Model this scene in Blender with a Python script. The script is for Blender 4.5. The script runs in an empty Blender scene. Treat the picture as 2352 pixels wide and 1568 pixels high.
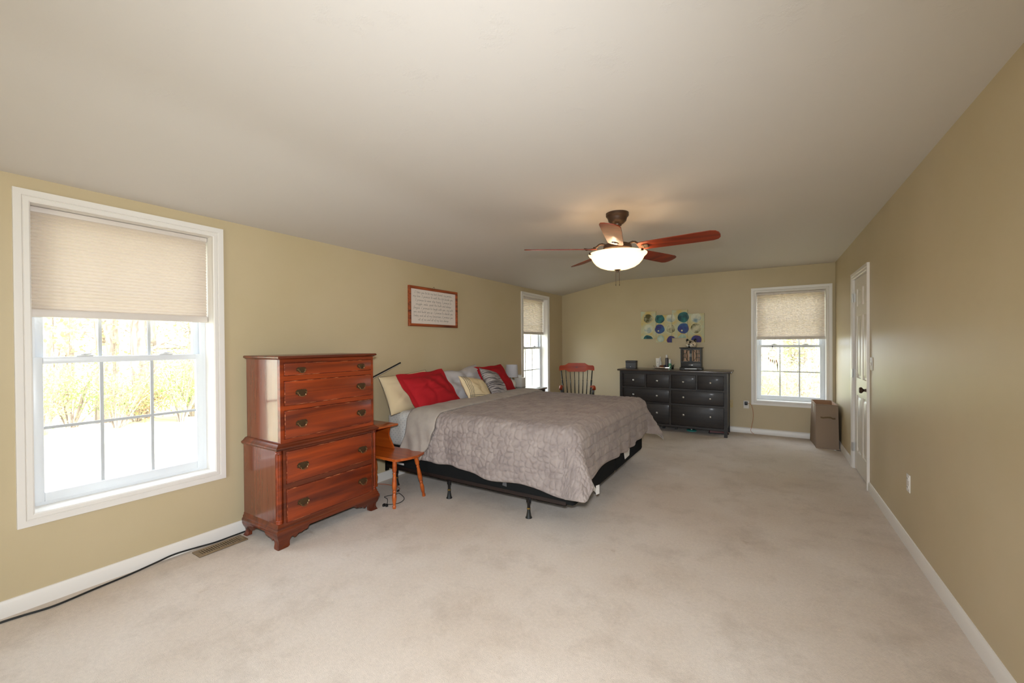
import bpy, bmesh, math, random
from mathutils import Vector, Matrix
random.seed(7)
sc = bpy.context.scene
COL = sc.collection
R = math.radians
PI = math.pi

# ------------------------------------------------------------------ camera
F_PX, CX, CY = 946.45, 1177.77, 795.45
_a, _t, _r = R(31.6835), R(-.411), R(-.3977)
_F = Vector((-math.sin(_a), math.cos(_a), 0)); _R = Vector((math.cos(_a), math.sin(_a), 0)); _U = Vector((0, 0, 1))
_F, _U = _F*math.cos(_t)+_U*math.sin(_t), _U*math.cos(_t)-_F*math.sin(_t)
_R, _U = _R*math.cos(_r)+_U*math.sin(_r), _U*math.cos(_r)-_R*math.sin(_r)
cam_d = bpy.data.cameras.new('camera'); cam = bpy.data.objects.new('camera', cam_d); COL.objects.link(cam)
cam_d.sensor_width = 36; cam_d.sensor_fit = 'HORIZONTAL'; cam_d.lens = F_PX/2352*36
cam_d.shift_x = (1176-CX)/2352; cam_d.shift_y = (CY-784)/2352; cam_d.clip_start = .05; cam_d.clip_end = 400
_m = Matrix((_R, _U, -_F)).transposed().to_4x4(); _m.translation = (0, 0, 1.36); cam.matrix_world = _m
sc.camera = cam

# ------------------------------------------------------------------ light and exposure
sc.view_settings.view_transform = 'Standard'; sc.view_settings.look = 'None'
sc.view_settings.exposure = -0.06; sc.view_settings.gamma = 1.0; sc.view_settings.use_curve_mapping = False
sc.cycles.use_denoising = True; sc.cycles.max_bounces = 10; sc.cycles.diffuse_bounces = 6
sc.cycles.transparent_max_bounces = 16; sc.cycles.caustics_reflective = False; sc.cycles.caustics_refractive = False
sc.cycles.sample_clamp_indirect = 6.0
w = bpy.data.worlds.new('daylight'); sc.world = w; w.use_nodes = True
bg = w.node_tree.nodes['Background']; bg.inputs[0].default_value = (.80, .90, 1.0, 1); bg.inputs[1].default_value = 8.5
def lamp(name, typ, loc, energy, color=(1, 1, 1), size=.1, direction=None):
    d = bpy.data.lights.new(name, typ); d.energy = energy; d.color = color
    o = bpy.data.objects.new(name, d); COL.objects.link(o); o.location = loc
    if typ == 'SUN': d.angle = R(1)
    elif typ == 'AREA': d.size = size
    else: d.shadow_soft_size = size
    if direction is not None: o.rotation_euler = Vector(direction).to_track_quat('-Z', 'Y').to_euler()
    return o
lamp('sun', 'SUN', (6, 2, 12), 7.0, (1, .95, .86), direction=(-1, -.06, -1.0))
# the photographer's flash, just over the camera
fl = lamp('camera_flash', 'SPOT', (0, -.02, 1.53), 290, (.90, .95, 1.0), size=.06, direction=_F-.13*_R-.20*_U)
fl.data.spot_size = R(146); fl.data.spot_blend = 1.0
XL, XR, D, YB = -3.274, .79, 7.069, -2.9
def portal(loc, rot, sx, sy):
    d = bpy.data.lights.new('window_portal', 'AREA'); d.shape = 'RECTANGLE'; d.size = sx; d.size_y = sy
    d.cycles.is_portal = True
    o = bpy.data.objects.new('window_portal', d); COL.objects.link(o); o.location = loc; o.rotation_euler = rot
for yy in (.93, 6.03): portal((XL-.25, yy, 1.3), (0, R(-90), 0), 1.65, .84)
portal((.28, D+.25, 1.29), (R(-90), 0, 0), .83, 1.6)
portal((-.55, YB-.25, 1.2), (R(90), 0, 0), 2.4, 2.0)

# ------------------------------------------------------------------ materials
def srgb(r, g, b):
    f = lambda c: (c/12.92 if c <= .04045 else ((c+.055)/1.055)**2.4)
    return (f(r/255), f(g/255), f(b/255), 1)
MATS = {}
def base(name, col, rough=.5, metal=0, spec=.5, coat=0, coat_rough=.1):
    m = bpy.data.materials.new(name); m.use_nodes = True; MATS[name] = m
    b = m.node_tree.nodes['Principled BSDF']
    b.inputs['Base Color'].default_value = col; b.inputs['Roughness'].default_value = rough
    b.inputs['Metallic'].default_value = metal; b.inputs['Specular IOR Level'].default_value = spec
    b.inputs['Coat Weight'].default_value = coat; b.inputs['Coat Roughness'].default_value = coat_rough
    return m
def nodes(m): return m.node_tree.nodes, m.node_tree.links, m.node_tree.nodes['Principled BSDF']
def noise_bump(m, scale, strength, dist=.01, detail=4, coord='Object', vec=None):
    n, l, b = nodes(m)
    tc = n.new('ShaderNodeTexCoord'); nz = n.new('ShaderNodeTexNoise'); bp = n.new('ShaderNodeBump')
    mp = n.new('ShaderNodeMapping'); l.new(tc.outputs[coord], mp.inputs[0]); mp.inputs['Scale'].default_value = vec or (1, 1, 1)
    nz.inputs['Scale'].default_value = scale; nz.inputs['Detail'].default_value = detail
    bp.inputs['Strength'].default_value = strength; bp.inputs['Distance'].default_value = dist
    l.new(mp.outputs[0], nz.inputs['Vector']); l.new(nz.outputs[0], bp.inputs['Height']); l.new(bp.outputs[0], b.inputs['Normal'])
    return m
def noise_mix(m, c1, c2, scale, vec=(1, 1, 1), lo=.35, hi=.65, detail=5, coord='Object', distort=0, stops=None):
    n, l, b = nodes(m)
    tc = n.new('ShaderNodeTexCoord'); nz = n.new('ShaderNodeTexNoise'); rp = n.new('ShaderNodeValToRGB')
    mp = n.new('ShaderNodeMapping'); l.new(tc.outputs[coord], mp.inputs[0]); mp.inputs['Scale'].default_value = vec
    nz.inputs['Scale'].default_value = scale; nz.inputs['Detail'].default_value = detail; nz.inputs['Distortion'].default_value = distort
    l.new(mp.outputs[0], nz.inputs['Vector']); l.new(nz.outputs[0], rp.inputs[0])
    rp.color_ramp.elements[0].position = lo; rp.color_ramp.elements[0].color = c1
    rp.color_ramp.elements[1].position = hi; rp.color_ramp.elements[1].color = c2
    for p, c in stops or (): e = rp.color_ramp.elements.new(p); e.color = c
    l.new(rp.outputs[0], b.inputs['Base Color'])
    return rp
def wood(name, c1, c2, axis=0, rough=.3, coat=.3, scale=5, lo=.3, hi=.7, cr=.12):
    m = base(name, c1, rough, coat=coat, coat_rough=cr)
    v = [7, 7, 7]; v[axis] = .45
    noise_mix(m, c1, c2, scale, tuple(v), lo, hi, detail=6, distort=.6)
    return m

def wall_mat():
    m = base('wall_paint', srgb(196, 180, 146), .42, spec=.42)
    noise_mix(m, srgb(193, 177, 142), srgb(199, 183, 150), 1.3)
    n, l, b = nodes(m)
    tc = n.new('ShaderNodeTexCoord'); nz = n.new('ShaderNodeTexNoise'); bp = n.new('ShaderNodeBump')
    nz.inputs['Scale'].default_value = 130; nz.inputs['Detail'].default_value = 3
    bp.inputs['Strength'].default_value = .06; bp.inputs['Distance'].default_value = .004
    l.new(tc.outputs['Object'], nz.inputs['Vector']); l.new(nz.outputs[0], bp.inputs['Height']); l.new(bp.outputs[0], b.inputs['Normal'])
wall_mat()
def ceiling_mat():
    m = base('ceiling_paint', srgb(210, 204, 197), .75, spec=.25)
    n, l, b = nodes(m)
    tc = n.new('ShaderNodeTexCoord'); nz = n.new('ShaderNodeTexNoise'); bp = n.new('ShaderNodeBump'); rp = n.new('ShaderNodeValToRGB')
    nz.inputs['Scale'].default_value = 7; nz.inputs['Detail'].default_value = 9; nz.inputs['Roughness'].default_value = .72
    rp.color_ramp.elements[0].position = .56; rp.color_ramp.elements[1].position = .66
    bp.inputs['Strength'].default_value = .22; bp.inputs['Distance'].default_value = .004
    l.new(tc.outputs['Object'], nz.inputs['Vector']); l.new(nz.outputs[0], rp.inputs[0]); l.new(rp.outputs[0], bp.inputs['Height']); l.new(bp.outputs[0], b.inputs['Normal'])
ceiling_mat()
def carpet_mat():
    m = base('carpet', srgb(205, 192, 178), .95, spec=.1)
    n, l, b = nodes(m)
    b.inputs['Sheen Weight'].default_value = .15
    tc = n.new('ShaderNodeTexCoord')
    def nz(scale, detail, rough=.6):
        x = n.new('ShaderNodeTexNoise'); x.inputs['Scale'].default_value = scale; x.inputs['Detail'].default_value = detail; x.inputs['Roughness'].default_value = rough
        l.new(tc.outputs['Object'], x.inputs['Vector']); return x
    def ramp(src, a, b_, ca, cb):
        r = n.new('ShaderNodeValToRGB'); r.color_ramp.elements[0].position = a; r.color_ramp.elements[1].position = b_
        r.color_ramp.elements[0].color = ca; r.color_ramp.elements[1].color = cb; l.new(src.outputs[0], r.inputs[0]); return r
    def mul(a, c, f=1):
        x = n.new('ShaderNodeMix'); x.data_type = 'RGBA'; x.blend_type = 'MULTIPLY'; x.inputs['Factor'].default_value = f
        l.new(a, x.inputs[6]); l.new(c, x.inputs[7]); return x.outputs[2]
    big = ramp(nz(.9, 3), .35, .65, srgb(209, 194, 179), srgb(221, 210, 199))
    traffic = ramp(nz(2.6, 8, .72), .30, .50, (.72, .69, .66, 1), (1, 1, 1, 1))
    spots = ramp(nz(5.5, 4, .6), .20, .33, (.66, .56, .44, 1), (1, 1, 1, 1))
    pile = ramp(nz(55, 6, .8), .3, .7, (.86, .86, .86, 1), (1.06, 1.06, 1.06, 1))
    c = mul(big.outputs[0], traffic.outputs[0], .65); c = mul(c, spots.outputs[0], .8); c = mul(c, pile.outputs[0], .9)
    l.new(c, b.inputs['Base Color'])
    f = nz(260, 3); bp = n.new('ShaderNodeBump'); bp.inputs['Strength'].default_value = .5; bp.inputs['Distance'].default_value = .006
    l.new(f.outputs[0], bp.inputs['Height']); l.new(bp.outputs[0], b.inputs['Normal'])
carpet_mat()
base('trim_paint', srgb(232, 228, 222), .35)
base('door_paint', srgb(226, 220, 208), .38)
base('vinyl', srgb(226, 231, 236), .35)
base('muntin', srgb(205, 210, 214), .4)
base('lock_metal', srgb(215, 218, 220), .3)
def glass_mat():
    m = bpy.data.materials.new('window_glass'); m.use_nodes = True; MATS['window_glass'] = m
    n = m.node_tree.nodes; l = m.node_tree.links; n.clear()
    o = n.new('ShaderNodeOutputMaterial'); mx = n.new('ShaderNodeMixShader'); t = n.new('ShaderNodeBsdfTransparent'); g = n.new('ShaderNodeBsdfGlossy')
    fr = n.new('ShaderNodeLayerWeight'); fr.inputs[0].default_value = .15; g.inputs['Roughness'].default_value = .02
    mp = n.new('ShaderNodeMapRange'); mp.inputs['To Min'].default_value = .03; mp.inputs['To Max'].default_value = .35
    l.new(fr.outputs[1], mp.inputs[0]); l.new(mp.outputs[0], mx.inputs[0]); l.new(t.outputs[0], mx.inputs[1]); l.new(g.outputs[0], mx.inputs[2]); l.new(mx.outputs[0], o.inputs[0])
glass_mat()
def translucent(name, col, tcol, f, rough=.8):
    m = base(name, col, rough, spec=.2); n, l, b = nodes(m)
    o = [x for x in n if x.type == 'OUTPUT_MATERIAL'][0]
    t = n.new('ShaderNodeBsdfTranslucent'); t.inputs[0].default_value = tcol; mx = n.new('ShaderNodeMixShader'); mx.inputs[0].default_value = f
    l.new(b.outputs[0], mx.inputs[1]); l.new(t.outputs[0], mx.inputs[2]); l.new(mx.outputs[0], o.inputs[0]); return m
translucent('shade_fabric', srgb(218, 207, 196), srgb(226, 214, 198), .17)
base('shade_rail', srgb(218, 210, 202), .5)
# chest and other woods
wood('mahogany', srgb(74, 22, 5), srgb(164, 64, 14), 0, .4, .22, 2.6, .28, .75, .2)
wood('mahogany_side', srgb(96, 44, 24), srgb(122, 62, 38), 2, .2, .5, 4.0, .2, .8, .08)
wood('mahogany_dark', srgb(66, 24, 10), srgb(122, 52, 20), 0, .35, .3, 2.6)
base('worn_edge', srgb(196, 104, 62), .5)
base('antique_brass', srgb(92, 72, 50), .42, metal=.7); base('bail_brass', srgb(150, 122, 86), .3, metal=.9)
m = base('worn_wood', srgb(120, 44, 18), .5); noise_mix(m, srgb(96, 30, 12), srgb(206, 130, 88), 9, (2, 6, 6), .50, .68)
wood('maple_orange', srgb(150, 62, 14), srgb(196, 98, 34), 0, .3, .35, 2.2)
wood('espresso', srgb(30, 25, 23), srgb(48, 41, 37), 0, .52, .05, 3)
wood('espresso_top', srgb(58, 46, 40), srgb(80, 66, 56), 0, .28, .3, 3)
base('nickel', srgb(205, 205, 202), .28, metal=.9)
base('black_metal', srgb(20, 18, 18), .45, metal=.3)
wood('frame_rail', srgb(26, 16, 13), srgb(38, 24, 19), 0, .5, .1)
base('black_plastic', srgb(16, 16, 17), .4)
base('black_rubber', srgb(24, 26, 24), .55)
base('brass_ring', srgb(160, 130, 70), .35, metal=.8)
noise_bump(base('black_fabric', srgb(30, 31, 31), .95, spec=.1), 350, .25, .003)
base('white_cloth', srgb(228, 226, 222), .8)
base('white_plastic', srgb(226, 222, 215), .4)
base('tan_plastic', srgb(196, 174, 122), .45)
base('bronze', srgb(74, 56, 44), .42, metal=.55)
base('red_tag', srgb(220, 40, 34), .5)
wood('rosewood', srgb(96, 28, 8), srgb(150, 54, 18), 0, .5, .08, 3)
base('rose_edge', srgb(60, 34, 22), .5)
m = translucent('bowl_glass', srgb(248, 238, 216), srgb(255, 240, 214), .5, .35)
n, l, b = nodes(m); b.inputs['Emission Color'].default_value = (1, .78, .48, 1); b.inputs['Emission Strength'].default_value = 1.9
# textiles
def fuzzy(name, c1, c2, scale=24, bump=.5, dist=.006, sheen=.12):
    m = base(name, c1, .95, spec=.1); noise_mix(m, c1, c2, scale, detail=6, lo=.3, hi=.7)
    n, l, b = nodes(m); b.inputs['Sheen Weight'].default_value = sheen; b.inputs['Sheen Roughness'].default_value = .5
    tc = n.new('ShaderNodeTexCoord'); nz = n.new('ShaderNodeTexNoise'); bp = n.new('ShaderNodeBump')
    nz.inputs['Scale'].default_value = 90; nz.inputs['Detail'].default_value = 5; nz.inputs['Roughness'].default_value = .7
    bp.inputs['Strength'].default_value = bump; bp.inputs['Distance'].default_value = dist
    l.new(tc.outputs['Object'], nz.inputs['Vector']); l.new(nz.outputs[0], bp.inputs['Height']); l.new(bp.outputs[0], b.inputs['Normal'])
fuzzy('plush', srgb(143, 131, 127), srgb(168, 156, 150), 9)
fuzzy('plush_back', srgb(160, 151, 142), srgb(178, 169, 159), 8, .25)
base('plush_binding', srgb(196, 186, 172), .9)
def sheet_mat():
    m = base('sheet', srgb(206, 206, 202), .9, spec=.1); n, l, b = nodes(m)
    uv = n.new('ShaderNodeUVMap'); mp = n.new('ShaderNodeMapping'); mp.inputs['Scale'].default_value = (33, 33, 33); mp.inputs['Rotation'].default_value = (0, 0, R(45))
    l.new(uv.outputs[0], mp.inputs[0])
    fr = n.new('ShaderNodeVectorMath'); fr.operation = 'FRACTION'; l.new(mp.outputs[0], fr.inputs[0])
    sb = n.new('ShaderNodeVectorMath'); sb.operation = 'SUBTRACT'; sb.inputs[1].default_value = (.5, .5, 0); l.new(fr.outputs[0], sb.inputs[0])
    ln = n.new('ShaderNodeVectorMath'); ln.operation = 'LENGTH'; l.new(sb.outputs[0], ln.inputs[0])
    rp = n.new('ShaderNodeValToRGB'); rp.color_ramp.elements[0].position = .10; rp.color_ramp.elements[0].color = srgb(140, 146, 154)
    rp.color_ramp.elements[1].position = .13; rp.color_ramp.elements[1].color = srgb(208, 208, 204); l.new(ln.outputs[1], rp.inputs[0]); l.new(rp.outputs[0], b.inputs['Base Color'])
sheet_mat()
noise_bump(base('red_cotton', srgb(170, 30, 38), .85, spec=.2), 300, .15, .003)
noise_bump(base('grey_cotton', srgb(190, 187, 189), .85, spec=.2), 300, .15, .003)
noise_bump(base('cream_cotton', srgb(226, 208, 170), .85, spec=.2), 260, .15, .003)
base('dark_piping', srgb(92, 90, 86), .8)
def stripe_mat():
    m = base('heather_stripe', srgb(120, 118, 118), .95, spec=.1); n, l, b = nodes(m)
    tc = n.new('ShaderNodeTexCoord'); mp = n.new('ShaderNodeMapping'); mp.inputs['Scale'].default_value = (5, 120, 5)
    nz = n.new('ShaderNodeTexNoise'); nz.inputs['Scale'].default_value = 1; nz.inputs['Detail'].default_value = 5; nz.inputs['Roughness'].default_value = .7
    rp = n.new('ShaderNodeValToRGB'); rp.color_ramp.elements[0].position = .40; rp.color_ramp.elements[0].color = srgb(52, 54, 60)
    rp.color_ramp.elements[1].position = .60; rp.color_ramp.elements[1].color = srgb(204, 198, 194)
    e = rp.color_ramp.elements.new(.49); e.color = srgb(132, 126, 126)
    l.new(tc.outputs['Object'], mp.inputs[0]); l.new(mp.outputs[0], nz.inputs['Vector']); l.new(nz.outputs[0], rp.inputs[0]); l.new(rp.outputs[0], b.inputs['Base Color'])
stripe_mat()
translucent('lamp_shade', srgb(226, 226, 232), srgb(235, 235, 240), .3)
base('ceramic_white', srgb(224, 220, 208), .3)
base('dark_green', srgb(60, 84, 66), .5)
base('tissue', srgb(238, 236, 230), .8)
base('box_grey', srgb(86, 86, 88), .6)
base('box_grey_dark', srgb(66, 66, 68), .6)
base('jewel_case', srgb(46, 45, 44), .45)
base('jewel_mirror', srgb(196, 170, 144), .08, metal=.9)
base('copper_satin', srgb(236, 190, 150), .5)
base('chrome', srgb(225, 222, 218), .12, metal=1)
base('bottle_white', srgb(226, 222, 212), .4); base('bottle_grey', srgb(84, 78, 78), .4); base('bottle_green', srgb(88, 158, 124), .35)
base('amber', srgb(110, 52, 16), .3); base('navy', srgb(52, 54, 72), .4)
m = base('face_spots', srgb(222, 214, 200), .3); noise_mix(m, srgb(48, 40, 30), srgb(222, 206, 180), 30, lo=.40, hi=.52, detail=3)
base('black_gloss', srgb(18, 16, 15), .25)
noise_bump(base('hamper_fabric', srgb(150, 131, 113), .9, spec=.1), 200, .2, .003)
base('hamper_inside', srgb(170, 134, 106), .9); base('hamper_strap', srgb(112, 92, 66), .9)
base('hamper_mesh', srgb(196, 190, 170), .9)
base('vent_metal', srgb(140, 120, 92), .45, metal=.2); base('vent_dark', srgb(48, 34, 24), .8)
base('orange_cord', srgb(186, 96, 52), .5)
wood('rustic_frame', srgb(72, 30, 12), srgb(172, 84, 38), 0, .7, 0, 5, .3, .62)
base('paper', srgb(226, 216, 206), .8); base('ink', srgb(48, 42, 40), .8)
wood('cherry_red', srgb(146, 42, 6), srgb(184, 66, 16), 0, .5, .08, 3)
base('black_lacquer', srgb(20, 18, 16), .22); base('gold_ring', srgb(150, 110, 60), .4, metal=.6)
base('red_shoe', srgb(96, 16, 18), .5); base('teal_plastic', srgb(70, 160, 150), .5)
def canvas_mat(nm, c1, c2, sc_=14, lo=.35, hi=.65): noise_mix(base(nm, c1, .6), c1, c2, sc_, detail=6, lo=lo, hi=hi)
canvas_mat('canvas_ground', srgb(206, 184, 116), srgb(190, 200, 176), 7)
canvas_mat('canvas_olive', srgb(84, 78, 30), srgb(206, 200, 166), 9, .4, .6)
canvas_mat('canvas_teal', srgb(14, 62, 72), srgb(46, 124, 122), 12)
canvas_mat('canvas_blue', srgb(52, 42, 118), srgb(48, 100, 152), 12)
canvas_mat('canvas_purple', srgb(70, 40, 104), srgb(46, 66, 128), 10)
canvas_mat('canvas_pale', srgb(120, 148, 162), srgb(214, 214, 190), 11, .3, .55)
canvas_mat('canvas_sage', srgb(148, 172, 150), srgb(206, 214, 196), 9)
base('canvas_ring', srgb(212, 172, 84), .6); base('canvas_ring_pale', srgb(214, 210, 164), .6)
# outdoors
m = base('lawn', srgb(216, 210, 180), .95, spec=.05); noise_mix(m, srgb(196, 184, 146), srgb(222, 216, 190), .5)
m = base('bark', srgb(128, 110, 96), .95, spec=.05); noise_mix(m, srgb(130, 116, 106), srgb(188, 176, 166), 3, (4, 4, .6))
for nm, c1, c2 in (('leaf_yellow', (188, 182, 132), (208, 200, 152)), ('leaf_green', (148, 176, 112), (182, 200, 138)), ('leaf_rust', (194, 168, 142), (212, 188, 166))):
    translucent(nm, srgb(*c1), srgb(*c2), .4)
M = MATS

# ------------------------------------------------------------------ mesh helpers
class MB:
    def __init__(s): s.bm = bmesh.new()
    def _mi(s, faces, mi):
        for f in faces: f.material_index = mi
    def box(s, x0, x1, y0, y1, z0, z1, mi=0, bev=0, T=None, bmi=None):
        vs = [s.bm.verts.new((x, y, z)) for z in (z0, z1) for y in (y0, y1) for x in (x0, x1)]
        fs = [s.bm.faces.new([vs[i] for i in q]) for q in ((0, 2, 3, 1), (4, 5, 7, 6), (0, 1, 5, 4), (2, 6, 7, 3), (0, 4, 6, 2), (1, 3, 7, 5))]
        s._mi(fs, mi)
        if bev:
            es = list({e for f in fs for e in f.edges})
            r = bmesh.ops.bevel(s.bm, geom=es, offset=bev, segments=2, profile=.5, affect='EDGES', clamp_overlap=True)
            s._mi(r['faces'], mi if bmi is None else bmi); vs = list({v for f in r['faces'] for v in f.verts} | {v for v in vs if v.is_valid})
        if T is not None: bmesh.ops.transform(s.bm, matrix=T, verts=[v for v in vs if v.is_valid])
        return s
    def prism(s, poly, d0, d1, plane='xz', mi=0, T=None):
        """poly in plane coords, extruded from d0 to d1 along the third axis"""
        def P(a, b_, d): return {'xz': (a, d, b_), 'yz': (d, a, b_), 'xy': (a, b_, d)}[plane]
        A = [s.bm.verts.new(P(a, b_, d0)) for a, b_ in poly]; B = [s.bm.verts.new(P(a, b_, d1)) for a, b_ in poly]
        n = len(poly); fs = [s.bm.faces.new(A), s.bm.faces.new(B[::-1])]
        for i in range(n): fs.append(s.bm.faces.new([A[i], B[i], B[(i+1) % n], A[(i+1) % n]]))
        s._mi(fs, mi)
        if T is not None: bmesh.ops.transform(s.bm, matrix=T, verts=A+B)
        return s
    def rings(s, rings, mi=0, cap=True, close=False):
        vr = [[s.bm.verts.new(p) for p in r] for r in rings]; n = len(vr[0]); fs = []
        m_ = len(vr)
        for i in range(m_ if close else m_-1):
            a, b_ = vr[i], vr[(i+1) % m_]
            for j in range(n): fs.append(s.bm.faces.new([a[j], a[(j+1) % n], b_[(j+1) % n], b_[j]]))
        if cap and not close: fs.append(s.bm.faces.new(vr[0][::-1])); fs.append(s.bm.faces.new(vr[-1]))
        s._mi(fs, mi); return s
    def tube(s, pts, r, seg=10, mi=0, cap=True, close=False):
        pts = [Vector(p) for p in pts]; n = len(pts)
        rr = r if isinstance(r, (list, tuple)) else [r]*n
        up = None; out = []
        for i, p in enumerate(pts):
            if close: t = (pts[(i+1) % n]-pts[i-1]).normalized()
            else: t = (pts[min(i+1, n-1)]-pts[max(i-1, 0)]).normalized()
            if up is None:
                up = Vector((0, 0, 1)) if abs(t.z) < .9 else Vector((1, 0, 0))
            u = (up-t*up.dot(t)).normalized(); v = t.cross(u); up = u
            out.append([p+(u*math.cos(k*2*PI/seg)+v*math.sin(k*2*PI/seg))*rr[i] for k in range(seg)])
        return s.rings(out, mi, cap, close)
    def lathe(s, prof, c=(0, 0, 0), seg=24, mi=0, cap=True, T=None):
        rg = [[Vector((c[0]+r*math.cos(k*2*PI/seg), c[1]+r*math.sin(k*2*PI/seg), c[2]+z)) for k in range(seg)] for r, z in prof]
        if T is not None: rg = [[T @ p for p in r] for r in rg]
        return s.rings(rg, mi, cap)
    def grid(s, fn, us, vs, mi=0, uvf=None):
        vv = [[s.bm.verts.new(fn(u, v)) for v in vs] for u in us]
        ul = s.bm.loops.layers.uv.verify() if uvf else None
        for i in range(len(us)-1):
            for j in range(len(vs)-1):
                f = s.bm.faces.new([vv[i][j], vv[i+1][j], vv[i+1][j+1], vv[i][j+1]]); f.material_index = mi
                if uvf:
                    for lp, (a, b_) in zip(f.loops, ((i, j), (i+1, j), (i+1, j+1), (i, j+1))): lp[ul].uv = uvf(us[a], vs[b_])
        return s
    def sweep(s, path, prof, close=False, mi=0, frame='xy', cap=True):
        """path: 2D points; prof: (outward offset, height) closed loop. frame 'xy': height is z. 'xz': path in x,z, height is y"""
        n = len(path); rg = []
        for i in range(n):
            p = Vector(path[i])
            def nrm(a, b_):
                d = (Vector(b_)-Vector(a)).normalized(); return Vector((d.y, -d.x))
            if close or 0 < i < n-1:
                n1 = nrm(path[i-1], path[i]); n2 = nrm(path[i], path[(i+1) % n]); q = (n1+n2)/(1+n1.dot(n2))
            elif i == 0: q = nrm(path[0], path[1])
            else: q = nrm(path[-2], path[-1])
            r_ = []
            for o, h in prof:
                e = p+q*o; r_.append((e.x, e.y, h) if frame == 'xy' else (e.x, h, e.y))
            rg.append(r_)
        return s.rings(rg, mi, cap, close)
    def build(s, name, mats, parent=None, loc=None, rot=None, smooth=38, fix=True):
        me = bpy.data.meshes.new(name)
        if fix: bmesh.ops.recalc_face_normals(s.bm, faces=s.bm.faces)
        s.bm.to_mesh(me); s.bm.free()
        for m_ in (mats if isinstance(mats, (list, tuple)) else [mats]): me.materials.append(M[m_])
        if smooth and len(me.polygons):
            me.shade_smooth(); me.set_sharp_from_angle(angle=R(smooth))
        o = bpy.data.objects.new(name, me); COL.objects.link(o)
        if parent: o.parent = parent
        if loc is not None: o.location = loc
        if rot is not None: o.rotation_euler = rot
        return o
def empty(name, loc=(0, 0, 0), rz=0):
    o = bpy.data.objects.new(name, None); COL.objects.link(o); o.location = loc; o.rotation_euler = (0, 0, rz); o.empty_display_size = .1
    return o
def tag(o, label, cat, group=None):
    o['label'] = label; o['category'] = cat
    if group: o['group'] = group
    return o
def struct(o): o['kind'] = 'structure'; return o
def catmull(pts, n=8):
    P = [Vector(p) for p in pts]; P = [2*P[0]-P[1]]+P+[2*P[-1]-P[-2]]; out = []
    for i in range(1, len(P)-2):
        for k in range(n):
            t = k/n; a, b_, c, d = P[i-1:i+3]
            out.append(.5*((2*b_)+(c-a)*t+(2*a-5*b_+4*c-d)*t*t+(3*b_-a-3*c+d)*t**3))
    return out+[P[-2]]
LROT, FROT, RROT = R(90), 0, R(-90)     # local x along the wall, local y into the wall

# ------------------------------------------------------------------ the room
ZR, ZL, XC = 2.432, 2.245, -2.22
W1 = dict(y0=.5132, y1=1.3436, z0=.4886, z1=2.1146, c=.061)
W2 = dict(y0=5.6131, y1=6.4499, z0=.4886, z1=2.1146, c=.061)
W3 = dict(x0=-.1331, x1=.6887, z0=.4997, z1=2.0805, c=.068)
TH = .165; J = .02
mb = MB()
ys = [YB, W1['y0']-J, W1['y1']+J, W2['y0']-J, W2['y1']+J, D+TH]
for i in range(5):
    if i in (1, 3):
        W = W1 if i == 1 else W2
        mb.box(XL-TH, XL, ys[i], ys[i+1], -.3, W['z0']-J); mb.box(XL-TH, XL, ys[i], ys[i+1], W['z1']+J, ZL+.05)
    else: mb.box(XL-TH, XL, ys[i], ys[i+1], -.3, ZL+.05)
struct(mb.build('wall_left', 'wall_paint', smooth=0))
mb = MB()
xs = [XL, W3['x0']-J, W3['x1']+J, XR]
mb.box(XL, xs[1], D, D+TH, -.3, 2.5); mb.box(xs[2], XR+TH, D, D+TH, -.3, 2.5)
mb.box(xs[1], xs[2], D, D+TH, -.3, W3['z0']-J); mb.box(xs[1], xs[2], D, D+TH, W3['z1']+J, 2.5)
struct(mb.build('wall_far', 'wall_paint', smooth=0))
DY0, DY1, DZ = 5.729, 4.8696, 2.074     # outer edges of the door casing
dc = .062
mb = MB()
mb.box(XR, XR+TH, YB, DY1+dc-.01, -.3, 2.5); mb.box(XR, XR+TH, DY0-dc+.01, D, -.3, 2.5); mb.box(XR, XR+TH, DY1+dc-.01, DY0-dc+.01, DZ-dc+.01, 2.5); mb.box(XR+.10, XR+TH, DY1+dc-.01, DY0-dc+.01, -.3, DZ-dc+.01)  # last box: unseen slab added behind the door to block leaking daylight
struct(mb.build('wall_right', 'wall_paint', smooth=0))
mb = MB()      # wall behind the camera, with an opening for the added fill-light door
BX0, BX1, BZ1 = -1.65, .55, 2.06
mb.box(XL-TH, BX0, YB-TH, YB, -.3, 2.5); mb.box(BX1, XR+TH, YB-TH, YB, -.3, 2.5); mb.box(BX0, BX1, YB-TH, YB, BZ1, 2.5); mb.box(BX0, BX1, YB-TH, YB, -.3, .06)
struct(mb.build('wall_back', 'wall_paint', smooth=0))
struct(MB().box(XL-TH, XR+TH, YB-TH, D+TH, -.25, 0).build('floor', 'carpet', smooth=0))
mb = MB()
mb.prism([(XL-TH-.3, ZL-(.195/1.054)*(TH+.3)), (XL, ZL), (XC-.14, ZL+.195/1.054*(XC-.14-XL)), (XC-.05, 2.428), (XC+.05, 2.4385), (XC+.16, 2.44), (XR, ZR), (XR+TH, ZR), (XR+TH, 2.75), (XL-TH-.3, 2.75)], YB-TH, D+TH+.3, 'xz')
struct(mb.build('ceiling', 'ceiling_paint', smooth=25))
# baseboards
bprof = [(0, 0), (.014, 0), (.014, .066), (.010, .074), (.006, .081), (0, .083)]
struct(MB().sweep([(XL, YB), (XL, D)], bprof).build('baseboard_left', 'trim_paint'))
struct(MB().sweep([(XL, D), (XR, D)], bprof).build('baseboard_far', 'trim_paint'))
struct(MB().sweep([(XR, D), (XR, DY0)], bprof).build('baseboard_right', 'trim_paint'))
struct(MB().sweep([(XR, DY1), (XR, YB)], bprof).build('baseboard_right.001', 'trim_paint'))

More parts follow.
